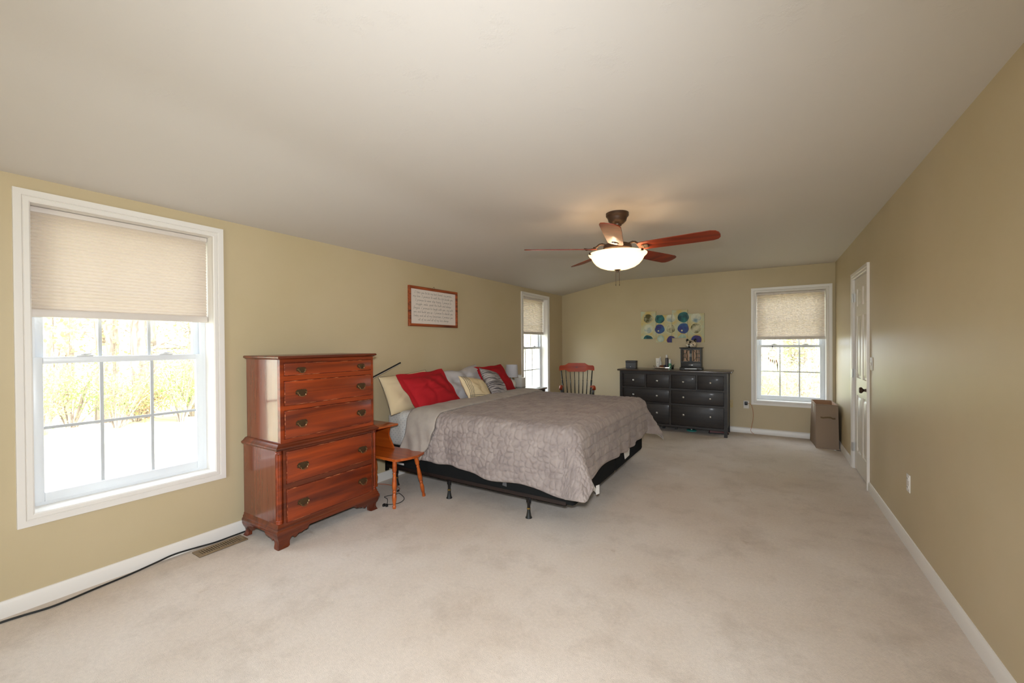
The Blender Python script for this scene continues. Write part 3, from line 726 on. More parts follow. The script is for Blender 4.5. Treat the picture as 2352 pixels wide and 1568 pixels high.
def quilt(a, b_, side=0, foot=0):
    """ruched plush: rows across the bed, broken by wandering puckers"""
    aw = a+(1-.6*foot)*(.016*(vnoise(a*9, b_*9, 1)-.5)+.022*(vnoise(a*26, b_*26, 2)-.5))
    row = math.floor(aw/.070); fa = aw/.070-row
    L = .060+.05*hash2(row, 5, 4); bw = b_+.03*(vnoise(a*14, b_*14, 3)-.5); fb = bw/L+hash2(row, 1, 9)*7; fb -= math.floor(fb)
    ha = min(fa, 1-fa)*2; hb = min(fb, 1-fb)*2
    rows = min(1, ha*3)**.5*(.6+.4*min(1, hb*2.4)**.6)
    cb = cobble(a/.052+.6*vnoise(a*20, b_*20, 5), b_/.052+.6*vnoise(a*20, b_*20, 6))
    k = .30+.55*side-.18*foot
    return rows*(1-k)+cb*k
def drape(a, b_, x1, y0, y1, zt, rho=.085, fl=.07, lift=0, fc=.48, fcf=.45):
    """a along the bed, b across: flat cloth position to a point on the bed with hanging edges"""
    ax = x1-rho; b0, b1 = y0+rho, y1-rho
    da = max(0, a-ax); db = b_-b1 if b_ > b1 else (b_-b0 if b_ < b0 else 0)
    px, py = min(a, ax), min(max(b_, b0), b1)
    pw = 2.3 if b_ > y1-rho else 3; d = (da**pw+abs(db)**pw)**(1/pw)
    if d < 1e-6:
        return Vector((px, py, zt+lift)), Vector((0, 0, 1))
    dx, dy = da/math.hypot(da, db), db/math.hypot(da, db)
    corner = abs(2*dx*dy)
    if d < rho*PI/2:
        t = d/rho; out, down = rho*math.sin(t), rho*(1-math.cos(t)); nz, no = math.cos(t), math.sin(t)
    else:
        e = d-rho*PI/2; f_ = fl+(fc if b_ < y0+rho else fcf)*corner**1.5; out, down = rho+e*f_, rho+e*math.sqrt(max(0, 1-f_*f_)); nz, no = f_*min(1, e/.14), 1
    n = Vector((dx*no, dy*no, nz)).normalized()
    return Vector((px+dx*out, py+dy*out, zt-down))+n*lift, n
def comforter():
    g = tag(empty('comforter', (0, 0, 0)), 'plush grey quilted comforter hanging over the sides of the bed', 'comforter')
    x1, y0, y1, zt = -1.165, 2.755, 4.755, .712
    A0 = -2.74
    na, nb = 300, 390
    def near_ext(a): return .348+.08*min(1, max(0, (a+2.75)/1.2))+.014*math.sin(a*9)
    def fn(u, v):
        fo = .348-.01*v+.012*math.sin(v*14)
        a = A0+(x1+fo-A0)*u
        e0, e1 = near_ext(a), .35
        b_ = y0-e0+(y1-y0+e0+e1)*v
        da = a-x1; db = (y0-b_) if b_ < y0 else (b_-y1 if b_ > y1 else 0)
        if da > 0 and db > 0 and b_ < y0:       # rounded corner of the cover
            q = ((da/fo)**7+(db/(e0 if b_ < y0 else e1))**7)**(1/7)
            if q > 1: a = x1+da/q; b_ = y0-db/q if b_ < y0 else y1+db/q
        p, n = drape(a, b_, x1, y0, y1, zt+.012*math.sin(PI*v)+.008*vnoise(a*3, b_*3, 7))
        edge = min(min(u, 1-u)*(x1-A0), min(v, 1-v)*2.9); k = min(1, edge/.02)
        wob = 0
        hang = max(0, zt-.12-p.z)
        wob = .016*(n.y*n.y*math.sin(a*17+2.5*math.sin((a+b_)*4))+(1-n.y*n.y)*math.sin(b_*17+2.5*math.sin((a+b_)*4)))*min(1, hang/.25)
        return p+n*(.012+(.015+.004*abs(n.y))*quilt(a, b_, min(1, abs(n.y)), min(1, max(0, n.x)*(1-abs(n.y)))*1.0)*k+wob)
    us = [i/na for i in range(na+1)]; vs = [j/nb for j in range(nb+1)]
    mb = MB(); mb.grid(fn, us, vs)
    o = mb.build('quilted_cover', 'plush', g, smooth=75)
    md = o.modifiers.new('thickness', 'SOLIDIFY'); md.thickness = .006; md.offset = -1
    # pale binding along the hem
    mb = MB()
    P = [fn(u, 0)-Vector((0, -.006, -.002)) for u in us[::2]]+[fn(1, v)-Vector((.006, 0, -.002)) for v in vs[::2]]+[fn(u, 1)-Vector((0, 0, .004)) for u in us[::-2]]
    mb.tube(P, .0045, 6); mb.build('binding', 'plush_binding', g, smooth=80)
    # head end turned back, plain plush underside
    def fold(u, v):
        a = -2.82+.34*u
        e0, e1 = .315+.03*u, .36
        b_ = y0-.02-e0+(y1-y0+.04+e0+e1)*v
        p, n = drape(a, b_, x1, y0-.012, y1+.012, zt+.012*math.sin(PI*v), fl=.16)
        hang = max(0, zt-.1-p.z)
        puff = .024*math.sqrt(max(0, math.sin(PI*min(1, u*.93+.05))))
        wr = .012*(1-2*abs(math.sin(b_*9+u*3.5+1.5*math.sin(b_*6+u*4))))*(.12+min(1, hang/.2)) + .012*math.sin(u*9+b_*21)*min(1, hang/.2)
        flare = Vector((-.14*min(1, hang/.30)*(.55+.45*u), 0, 0))
        return p+n*(.036+puff+wr*1.5)+flare
    mb = MB(); mb.grid(fold, [i/26 for i in range(27)], [j/170 for j in range(171)])
    o = mb.build('turned_back_edge', 'plush_back', g, smooth=75)
    md = o.modifiers.new('thickness', 'SOLIDIFY'); md.thickness = .016; md.offset = -1
    mb = MB(); mb.box(-.02, .02, -.001, .001, -.035, .035, T=Matrix.Translation((-1.128, 3.075, .215)) @ Matrix.Rotation(R(70), 4, 'Z')); mb.build('care_label', 'white_cloth', g)
comforter()

# ------------------------------------------------------------------ pillows
def pillow(name, mat, w_, h, d, bot, top, xdir, label, seed, flange=0, piping=None, sag=0, pintuck=0, group='pillows on the bed', wr=1.0):
    B, T_ = Vector(bot), Vector(top); Y = (T_-B).normalized(); X = Vector(xdir); X = (X-Y*X.dot(Y)).normalized(); Z = X.cross(Y)
    mtx = Matrix((X, Y, Z)).transposed().to_4x4(); mtx.translation = B
    g = tag(empty(name), label, 'pillow', group); g.matrix_world = mtx
    n = 36; us = [-1+2*i/n for i in range(n+1)]; us = [math.copysign(1-(1-abs(u))**1.35, u) for u in us]
    def f(u, v, side):
        x = w_/2*u*(1-.05*(1-v*v)); y = h/2*v*(1-.06*(1-u*u))
        if sag and v > 0: y -= sag*v*math.exp(-(u*3.2)**2)
        t = d/2*max(0, (1-abs(u)**2.6))**.6*max(0, (1-abs(v)**2.6))**.6
        k = (1-u*u)*(1-v*v)
        t += wr*.012*k*(math.sin(u*5+v*3+seed)+.7*math.sin(v*8-u*3+seed*2)+.6*math.sin(9*u+5*v+seed*3))
        for q in range(3):      # diagonal creases
            s_ = u*math.cos(seed+q*2.1)+v*math.sin(seed+q*2.1)-.35+.3*q; t -= wr*.012*k**.5*math.exp(-(s_*14)**2)
        if pintuck:
            for px, py in ((-.5, .1), (0, .35), (.5, .05), (-.1, -.5), (.45, -.6), (-.7, -.6)):
                rr = math.hypot((u-px)*1.4, v-py); an = math.atan2(v-py, u-px); t -= .026*math.exp(-(rr*4)**2)*k**.3+.009*math.exp(-(rr*2.0)**2)*max(0, math.cos(an*5+px*7))**3*k**.3
        return Vector((x, y+h/2, max(t, .002)*side))
    mb = MB(); mb.grid(lambda u, v: f(u, v, 1), us, us); mb.grid(lambda u, v: f(u, v, -1), us, us)
    bmesh.ops.remove_doubles(mb.bm, verts=mb.bm.verts[:], dist=.0045)
    mb.build('cover', mat, g, smooth=80)
    def rim(t):   # 0..4 around the outline
        k = int(t) % 4; s_ = -1+2*(t-int(t))
        u, v = [(s_, -1), (1, s_), (-s_, 1), (-1, -s_)][k]; p = f(u, v, 1); p.z = 0; return p
    if flange:
        mb = MB(); N = 160; rg = []
        c = Vector((0, h/2, 0))
        for i in range(N):
            t = 4*i/N; p = rim(t); o = p-c; k = int(t) % 4
            nv = Vector([(0, -1, 0), (1, 0, 0), (0, 1, 0), (-1, 0, 0)][k]); s_ = -1+2*(t-int(t)); 
            nx = Vector([(1, 0, 0), (0, 1, 0), (-1, 0, 0), (0, -1, 0)][k])
            nv = (nv+nx*s_**7).normalized()*(1+.41*abs(s_)**7)
            wv = .007*math.sin(i*.31+seed)+.006*math.sin(i*.13)
            a_ = p-nv*.012; e = p+nv*flange*.55; b_ = p+nv*flange
            rg.append([a_+Vector((0, 0, .004)), e+Vector((0, 0, .003+wv*.6)), b_+Vector((0, 0, .002+wv)), b_+Vector((0, 0, -.002+wv)), e+Vector((0, 0, -.003+wv*.6)), a_+Vector((0, 0, -.004))])
        mb.rings(rg, close=True); mb.build('flange', mat, g, smooth=80)
    if piping:
        mb = MB(); mb.tube([rim(4*i/120) for i in range(120)], .0024, 6, close=True); mb.build('piping', piping, g, smooth=80)
    return g, f, mtx
pillow('pillow', 'cream_cotton', .66, 0.390, .19, (-3.03, 3.03, 0.702), (-3.17, 3.01, 1.04), (0, 1, 0), 'plain cream pillow with dark piping against the wall behind the red sham', 1.3, piping='dark_piping')
pillow('pillow_sham', 'red_cotton', .60, 0.375, .17, (-2.80, 3.15, 0.739), (-3.02, 3.13, 1.02), (-.02, 1, 0), 'large crimson sham at the near end of the bed in front of cream pillow', 2.2, flange=.05)
pillow('pillow_sham', 'grey_cotton', .80, 0.430, .18, (-2.90, 3.83, 0.712), (-3.12, 3.80, 1.06), (0, 1, 0), 'light grey pintucked sham leaning on the wall behind the small pillows', .6, sag=.03, pintuck=1)
g_l, f_l, m_l = pillow('pillow_lumbar', 'cream_cotton', .50, 0.290, .14, (-2.72, 3.735, 0.735), (-2.90, 3.765, .985), (-.16, 1, -.02), 'small cream pillow with dark embroidered stripes before the grey sham', 4.1, group='pillows on the bed', wr=.5)
mb = MB()
for u in (-.90, -.82, -.74, -.66):
    mb.tube([f_l(u, -.94+1.88*k/30, 1)+Vector((.002*(k % 2), 0, .0015)) for k in range(31)], .0022 if u > -.8 else .003, 5)
for v in (-.90, -.80):
    mb.tube([f_l(-.94+1.88*k/40, v, 1)+Vector((0, .002*(k % 2), .0015)) for k in range(41)], .0022, 5)
mb.build('embroidery', 'dark_piping', g_l, smooth=80)
pillow('throw_pillow', 'heather_stripe', .38, 0.390, .15, (-2.70, 4.11, 0.732), (-2.95, 4.17, 1.045), (-.16, 1, -.03), 'square black and white heathered stripe pillow before the far red sham', 5.5, wr=.4)
pillow('pillow_sham', 'red_cotton', .62, 0.390, .17, (-2.84, 4.37, 0.732), (-3.06, 4.36, 1.03), (0, 1, 0), 'crimson sham at the far end of the bed behind the striped pillow', 3.4, flange=.035)

# ------------------------------------------------------------------ ceiling fan
def fan():
    g = tag(empty('ceiling_fan', (-1.06, 3.39, 2.437)), 'five blade bronze ceiling fan with a lit glass bowl', 'ceiling fan')
    z = lambda w_: w_-2.437
    MB().lathe([(.05, z(2.440)), (.093, z(2.438)), (.093, z(2.415)), (.082, z(2.402)), (.078, z(2.395)), (.072, z(2.372)), (.050, z(2.352)), (.036, z(2.345)), (.034, z(2.335)), (.022, z(2.328)), (.0, z(2.327))], seg=36).build('canopy', 'bronze', g)
    MB().lathe([(.0115, z(2.33)), (.0115, z(2.24))], seg=16).build('downrod', 'bronze', g)
    MB().tube([(.010, -.012, z(2.342)), (.002, -.014, z(2.330)), (-.004, -.013, z(2.318))], .006, 8).build('wire_tag', 'red_tag', g)
    MB().lathe([(.014, z(2.272)), (.022, z(2.268)), (.022, z(2.262)), (.017, z(2.258)), (.025, z(2.235)), (.036, z(2.205)), (.038, z(2.180)), (.030, z(2.172))], seg=28).build('coupling_cover', 'bronze', g)
    MB().lathe([(.03, z(2.186)), (.085, z(2.184)), (.108, z(2.176)), (.115, z(2.165)), (.118, z(2.140)), (.112, z(2.132)), (.100, z(2.126)), (.02, z(2.124))], seg=40).build('motor_housing', 'bronze', g)
    # glass bowl with rolled rim, open at the top
    prof = [(.0, 1.968), (.05, 1.970), (.10, 1.979), (.145, 1.995), (.175, 2.015), (.197, 2.040), (.210, 2.062), (.216, 2.076), (.226, 2.083), (.235, 2.092), (.238, 2.099), (.230, 2.100), (.222, 2.091), (.211, 2.085), (.204, 2.064), (.191, 2.042), (.170, 2.020), (.141, 2.000), (.098, 1.984), (.05, 1.975), (.0, 1.973)]
    b_ = MB().lathe([(r, z(h)) for r, h in prof], seg=56, cap=False).build('light_bowl', 'bowl_glass', g, smooth=60)
    for k in range(3):
        a = R(100+120*k); T = Matrix.Rotation(a, 4, 'Z'); MB().box(.222, .243, -.012, .012, z(2.088), z(2.104), T=T).build('bowl_clip', 'bronze', g)
    MB().lathe([(.0, z(1.945)), (.006, z(1.947)), (.007, z(1.957)), (.010, z(1.962)), (.026, z(1.966)), (.027, z(1.971)), (.010, z(1.974))], seg=20).build('finial', 'bronze', g)
    MB().lathe([(.006, z(1.972)), (.006, z(2.125))], seg=8).build('stem', 'bronze', g)
    for k in (-1, 1):
        c = Vector((.0145*_R.x*k, .0145*_R.y*k, 0))
        mb = MB(); mb.tube([c+Vector((0, 0, z(1.968))), c+Vector((0, 0, z(1.845)))], .0013, 6); mb.lathe([(.0, 0), (.003, .002), (.003, .012), (0, .014)], (c.x, c.y, z(1.835)), 8)
        mb.build('pull_chain', 'bronze', g)
    out = [(.175, -.030), (.190, -.052), (.215, -.062), (.40, -.068), (.60, -.073), (.72, -.074), (.755, -.062), (.773, -.035), (.778, 0), (.773, .035), (.755, .062), (.72, .074), (.60, .073), (.40, .068), (.215, .062), (.190, .052), (.175, .030)]
    for k in range(5):
        ang = R(-4.5+72*k)
        T = Matrix.Rotation(ang, 4, 'Z') @ Matrix.Translation((0, 0, z(2.140))) @ Matrix.Rotation(R(-14.5), 4, 'X')
        mb = MB(); mb.prism(out, -.003, .003, 'xy', T=T); bl = mb.build('blade', 'rosewood', g)
        for f in bl.data.polygons: pass
        mb = MB(); Tz = Matrix.Rotation(ang, 4, 'Z')
        P = [(.10, 0, z(2.172)), (.128, 0, z(2.182)), (.150, 0, z(2.178)), (.178, 0, z(2.155)), (.20, 0, z(2.148))]
        mb.tube([Tz @ Vector(p) for p in P], [.011, .010, .009, .009, .010], 8)
        mb.prism([(.185, -.02), (.20, -.034), (.235, -.040), (.265, -.028), (.280, 0), (.265, .028), (.235, .040), (.20, .034), (.185, .02)], .003, .009, 'xy', T=T)
        mb.prism([(.205, -.02), (.225, -.030), (.255, -.026), (.27, 0), (.255, .026), (.225, .030), (.205, .02)], -.009, -.003, 'xy', T=T)
        for sx, sy in ((.222, -.018), (.222, .018), (.256, 0)): mb.lathe([(.005, -.009), (.005, -.012), (0, -.013)], (sx, sy, 0), 8, T=T)
        mb.build('blade_iron', 'bronze', bl)
    for k in range(2):
        a = R(30+180*k)
        l_ = lamp('fan_bulb', 'POINT', (.07*math.cos(a), .07*math.sin(a), z(2.045)), 2.6, (1, .74, .48), size=.028); l_.parent = g
fan()

# ------------------------------------------------------------------ black dresser and what stands on it
def dresser():
    g = tag(empty('dresser', (-1.238, 6.555, 0)), 'wide black brown dresser with eight drawers on the far wall', 'dresser')
    ox = -1.238; X = lambda x: x-ox
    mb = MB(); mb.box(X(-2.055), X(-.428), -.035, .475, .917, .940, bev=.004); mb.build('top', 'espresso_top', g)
    for x0, x1 in ((-2.02, -1.975), (-.525, -.480)):
        mb = MB()
        for y in (-.005, .425):
            mb.prism([(X(x0), 0), (X(x1), 0), (X(x1), .917), (X(x0), .917)], y, y+.04, 'xz')
        mb.box(X(x0)+.008, X(x1)-.008, .035, .43, .11, .917); mb.build('side_frame', 'espresso', g)
    mb = MB(); mb.box(X(-1.975), X(-.525), .0, .03, .872, .917); mb.box(X(-1.975), X(-.525), .0, .03, .640, .668)
    mb.box(X(-1.975), X(-.525), .0, .03, .416, .442); mb.box(X(-1.975), X(-.525), .0, .03, .085, .118)
    mb.box(X(-1.268), X(-1.236), .0006, .0294, .10, .90)
    for x in (-1.617, -.882): mb.box(X(x)-.011, X(x)+.011, .0009, .0291, .66, .88)
    mb.build('front_frame', 'espresso', g)
    mb = MB(); mb.box(X(-1.98), X(-.52), .44, .45, .11, .917); mb.box(X(-1.98), X(-.52), .03, .44, .10, .112); mb.build('back_panel', 'espresso', g)
    for x in (-1.215, -1.40): MB().box(X(x)-.018, X(x)+.018, .25, .29, 0, .10).build('centre_leg', 'espresso', g)
    rows = [(.668, .872, [(-1.975, -1.628, 1), (-1.606, -1.268, 1), (-1.236, -.893, 1), (-.871, -.525, 1)], .772), (.442, .640, [(-1.975, -1.268, 2), (-1.236, -.525, 2)], .543), (.118, .416, [(-1.975, -1.268, 2), (-1.236, -.525, 2)], .281)]
    for z0, z1, ds, zk in rows:
        for x0, x1, n in ds:
            mb = MB(); mb.box(X(x0)+.003, X(x1)-.003, .006, .03, z0+.003, z1-.003, bev=.002); mb.box(X(x0)+.02, X(x1)-.02, .03, .40, z0+.02, z1-.03)
            d = mb.build('drawer', 'espresso', g)
            for kx in ([(x0+x1)/2] if n == 1 else [x0+.174, x1-.174]):
                T = Matrix.Translation((X(kx), .006, zk)) @ Matrix.Rotation(R(90), 4, 'X')
                MB().lathe([(.008, 0), (.007, .010), (.013, .016), (.0155, .021), (.0145, .026), (.008, .030), (0, .031)], seg=18, T=T).build('knob', 'nickel', d)
    return g
dresser()
DT = .940
def small_box():
    g = tag(empty('storage_box', (-1.915, 6.85, DT)), 'small dark grey box with a drawer at the left end of the dresser', 'box')
    mb = MB(); mb.box(-.083, .083, -.055, .055, 0, .088, bev=.003); mb.build('body', 'box_grey', g)
    mb = MB(); mb.box(-.085, .085, -.057, .057, .089, .124, bev=.003); mb.build('lid', 'box_grey_dark', g)
    mb = MB(); mb.box(-.078, .078, -.059, -.052, .004, .048, bev=.001); d = mb.build('drawer', 'box_grey', g)
    MB().lathe([(.006, 0), (.006, .006), (0, .008)], seg=12, T=Matrix.Translation((0, -.059, .025)) @ Matrix.Rotation(R(90), 4, 'X')).build('knob', 'nickel', d)
small_box()
def tray():
    g = tag(empty('vanity_tray', (-1.405, 6.80, DT)), 'small silver footed tray of toiletries on the dresser', 'tray')
    mb = MB(); mb.box(-.105, .105, -.055, .055, .018, .022); mb.build('mirror_base', 'chrome', g)
    mb = MB(); mb.box(-.112, .112, -.062, -.056, .014, .034, bev=.002); mb.box(-.112, .112, .056, .062, .014, .034, bev=.002); mb.box(-.112, -.106, -.062, .062, .014, .034, bev=.002); mb.box(.106, .112, -.062, .062, .014, .034, bev=.002); mb.build('rail', 'chrome', g)
    for sx in (-1, 1):
        for sy in (-1, 1):
            mb = MB(); mb.tube(catmull([(sx*.132, sy*.066, .004), (sx*.118, sy*.064, .012), (sx*.110, sy*.060, .026), (sx*.120, sy*.064, .046), (sx*.128, sy*.066, .058)], 4), .005, 8); mb.lathe([(0, 0), (.007, .002), (.007, .006), (0, .008)], (sx*.132, sy*.066, 0), 10)
            mb.build('foot', 'chrome', g)
tray()
zt = DT+.022
def bottle(name, loc, body, cap, bm_, cm_, label, cat='bottle'):
    g = tag(empty(name, loc), label, cat, 'toiletries on the silver tray')
    MB().lathe(body, seg=20).build('body', bm_, g); MB().lathe(cap, seg=18).build('cap', cm_, g)
g = tag(empty('lotion_tube', (-1.480, 6.785, zt)), 'flat white lotion tube standing at the left of the silver tray', 'lotion tube', 'toiletries on the silver tray')
mb = MB(); rg = []
for z_, a, b_ in ((.018, .022, .016), (.05, .026, .016), (.10, .029, .010), (.150, .030, .002)): rg.append([(a*math.cos(k*2*PI/20), b_*math.sin(k*2*PI/20), z_) for k in range(20)])
mb.rings(rg); mb.build('body', 'bottle_white', g); MB().lathe([(.015, 0), (.016, .018)], seg=18).build('cap', 'white_plastic', g)
mb = MB(); mb.box(-.012, .012, -.0135, -.011, .085, .089); mb.build('print', 'box_grey', g)
bottle('pump_bottle', (-1.452, 6.835, zt), [(.022, 0), (.024, .01), (.024, .085), (.012, .105), (.010, .12)], [(.012, .120), (.012, .150), (.007, .153), (.007, .170), (.0, .172)], 'bottle_white', 'white_plastic', 'rounded cream bottle behind the white tube on the tray')
bottle('shampoo_bottle', (-1.348, 6.81, zt), [(.024, 0), (.026, .008), (.026, .140), (.020, .155), (.015, .158)], [(.0155, .158), (.0155, .198), (.013, .202), (0, .203)], 'bottle_grey', 'white_plastic', 'tall dark grey bottle with a white cap on the tray')
bottle('spray_bottle', (-1.296, 6.785, DT), [(.020, 0), (.0215, .006), (.0215, .085), (.019, .092)], [(.0195, .092), (.0205, .096), (.0205, .150), (.017, .156), (0, .157)], 'bottle_green', 'white_plastic', 'green bottle with a tall white cap at the right of the tray')
tag(MB().tube(catmull([(-1.445, 6.765, zt+.016), (-1.43, 6.755, zt+.030), (-1.41, 6.765, zt+.020), (-1.395, 6.755, zt+.032), (-1.39, 6.77, zt+.014)], 5), .012, 10).build('hair_clip', 'amber', smooth=60), 'brown amber hair clip lying in the silver tray', 'hair clip')
tag(MB().tube(catmull([(-1.382, 6.765, zt+.010), (-1.375, 6.76, zt+.034), (-1.362, 6.765, zt+.030), (-1.358, 6.775, zt+.010)], 5), .011, 10).build('scrunchie', 'navy', smooth=60), 'dark navy hair tie beside the brown clip in the tray', 'hair tie')
def plantlet():
    g = tag(empty('artificial_sprig', (-1.265, 6.84, DT)), 'little spiky dark green sprig behind the green bottle', 'plant')
    mb = MB(); mb.lathe([(.012, 0), (.016, .03), (.0, .03)], seg=14); mb.build('pot', 'black_gloss', g)
    for k in range(9):
        a = k*.7; e = Vector((math.cos(a)*.04, math.sin(a)*.03, .05+.035*((k*3) % 4)/3)); u = Vector((-math.sin(a), math.cos(a), 0))*.004
        MB().rings([[Vector((0, 0, .028))-u*.6, Vector((0, 0, .028))+u*.6, Vector((0, 0, .031))], [e*.6-u+Vector((0, 0, .02)), e*.6+u+Vector((0, 0, .02)), e*.6+Vector((0, 0, .023))], [e-u*.1, e+u*.1, e+Vector((0, 0, .001))]]).build('leaf', 'dark_green', g)
plantlet()
def jewel():
    g = tag(empty('jewelry_cabinet', (-.985, 6.80, DT)), 'black tabletop jewelry cabinet with two glazed doors on the dresser', 'jewelry box')
    mb = MB(); mb.box(-.157, .157, -.09, .09, .006, .040, bev=.006); mb.build('plinth', 'jewel_case', g)
    for x in (-.125, .125):
        for y in (-.068, .068): MB().box(x-.035, x+.035, y-.024, y+.024, 0, .02, bev=.003).build('foot', 'jewel_case', g)
    MB().box(-.085, .085, -.093, -.089, .014, .022).build('trim_strip', 'nickel', g)
    mb = MB(); y0, y1 = -.075, .078; x0, x1, z0, z1 = -.145, .145, .040, .330
    mb.box(x0, x0+.008, y0+.01, y1, z0, z1); mb.box(x1-.008, x1, y0+.01, y1, z0, z1); mb.box(x0+.008, x1-.008, y1-.008, y1, z0, z1); mb.box(x0+.008, x1-.008, y0+.01, y1-.008, .112, .118); mb.build('body', 'jewel_case', g)
    MB().box(x0+.01, x1-.01, y1-.012, y1-.0085, .12, z1-.01).build('mirror_back', 'copper_satin', g)
    mb = MB()
    for k in range(6): x = -.115+k*.046; mb.tube([(x, .0+.03*(k % 2), .135), (x+.006, .01, .21), (x, 0, .30)], .006, 6)
    mb.build('necklaces', 'antique_brass', g)
    mb = MB(); mb.box(x0-.016, x1+.016, -.095, .09, z1, z1+.012, bev=.004); mb.build('top', 'jewel_case', g)
    mb = MB(); mb.box(x0+.003, x1-.003, y0-.004, y0+.012, .044, .110, bev=.002); d = mb.build('drawer', 'jewel_case', g); MB().box(-.028, .032, y0-.012, y0-.004, .072, .078, bev=.001).build('handle', 'nickel', d)
    for s_ in (-1, 1):
        mb = MB(); a, b_ = (x0, -.001) if s_ < 0 else (.001, x1)
        st = .016; za, zb = .116, z1-.004
        mb.box(a, a+st, y0-.002, y0+.010, za, zb); mb.box(b_-st, b_, y0-.002, y0+.010, za, zb); mb.box(a+st, b_-st, y0-.002, y0+.010, za, za+.014); mb.box(a+st, b_-st, y0-.002, y0+.010, zb-.020, zb)
        mb.build('door', 'jewel_case', g); dd = bpy.context.scene.objects[-1] if False else [o for o in g.children if o.name.startswith('door')][-1]
        gz0, gz1 = za+.014, zb-.02
        mb = MB(); cxx = s_*.014; arc = []
        for k in range(17):
            t = -1+2*k/16; arc.append((s_*(.014+.060*math.sqrt(max(0, 1-t*t))), y0+.004, (gz0+gz1)/2+t*(gz1-gz0)/2))
        mb.tube(arc, .0035, 6)
        for q in (1, 2):
            zq = gz0+(gz1-gz0)*q/3; mb.box(min(s_*.07, s_*.13), max(s_*.07, s_*.13), y0+.001, y0+.007, zq-.0035, zq+.0035)
        mb.box(s_*.108-.003, s_*.108+.003, y0+.001, y0+.007, gz0, gz1); mb.build('lattice', 'jewel_case', dd)
        MB().box(a+st, b_-st, y0+.0075, y0+.009, gz0, gz1).build('pane', 'window_glass', dd, smooth=0)
        mb = MB(); mb.tube([(s_*.008, y0-.002, .20), (s_*.008, y0-.012, .205), (s_*.008, y0-.012, .245), (s_*.008, y0-.002, .25)], .0022, 6); mb.build('handle', 'nickel', dd)
jewel()
def bank():
    g = tag(empty('animal_figurine', (-.985, 6.80, DT+.342)), 'glossy spotted animal head figurine on top of the jewelry cabinet', 'figurine')
    rz = Matrix.Rotation(R(-14), 4, 'Z')
    mb = MB(); mb.lathe([(.050, 0), (.072, .008), (.082, .035), (.080, .062), (.066, .088), (.040, .105), (.0, .112)], seg=32, T=rz)
    mb.build('head', 'face_spots', g, smooth=80)
    def ball(name, mat, c, r, sc_):
        T = rz @ Matrix.Translation(c) @ Matrix.Diagonal((*sc_, 1)); MB().lathe([(r*math.cos(R(t)), r*math.sin(R(t))) for t in range(-90, 91, 15)], seg=18, T=T).build(name, mat, g, smooth=80)
    for s_ in (-1, 1):
        ball('ear', 'black_gloss', (s_*.060, -.005, .108), .021, (1, .5, 1.15)); ball('eye', 'black_gloss', (s_*.034, -.073, .066), .011, (1.5, .45, .32)); ball('cheek', 'ceramic_white', (s_*.020, -.078, .026), .020, (1.1, .8, .8))
    ball('nose', 'black_gloss', (0, -.094, .040), .013, (1.3, .8, .7)); ball('mouth', 'black_gloss', (0, -.086, .012), .015, (1, .7, .8))
bank()

# ------------------------------------------------------------------ four circle canvases
def clip(poly, x0, x1, z0, z1):
    def cut(P, ins, inter):
        out = []
        for i in range(len(P)):
            a, b_ = P[i-1], P[i]
            if ins(b_):
                if not ins(a): out.append(inter(a, b_))
                out.append(b_)
            elif ins(a): out.append(inter(a, b_))
        return out
    def ix(c): return lambda a, b_: (c, a[1]+(b_[1]-a[1])*(c-a[0])/(b_[0]-a[0]))
    def iz(c): return lambda a, b_: (a[0]+(b_[0]-a[0])*(c-a[1])/(b_[1]-a[1]), c)
    for ins, it in ((lambda p: p[0] >= x0, ix(x0)), (lambda p: p[0] <= x1, ix(x1)), (lambda p: p[1] >= z0, iz(z0)), (lambda p: p[1] <= z1, iz(z1))):
        if not poly: return poly
        poly = cut(poly, ins, it)
    return poly
CIRC = [(-1.688, 1.76, .084, 'olive', 1), (-1.682, 1.585, .081, 'pale', 2), (-1.69, 1.403, .092, 'teal', 2), (-1.502, 1.746, .074, 'teal', 0), (-1.503, 1.581, .077, 'blue', 0), (-1.486, 1.423, .067, 'sage', 1),
        (-1.328, 1.754, .077, 'pale', 2), (-1.329, 1.58, .077, 'olive', 2), (-1.323, 1.399, .077, 'purple', 1), (-1.138, 1.761, .084, 'teal', 0), (-1.139, 1.583, .084, 'blue', 0), (-1.153, 1.426, .077, 'sage', 1),
        (-.951, 1.746, .088, 'pale', 2), (-.952, 1.581, .088, 'olive', 2), (-.946, 1.395, .088, 'purple', 1)]
CM = ['canvas_ground', 'canvas_olive', 'canvas_teal', 'canvas_blue', 'canvas_purple', 'canvas_pale', 'canvas_sage', 'canvas_ring', 'canvas_ring_pale']
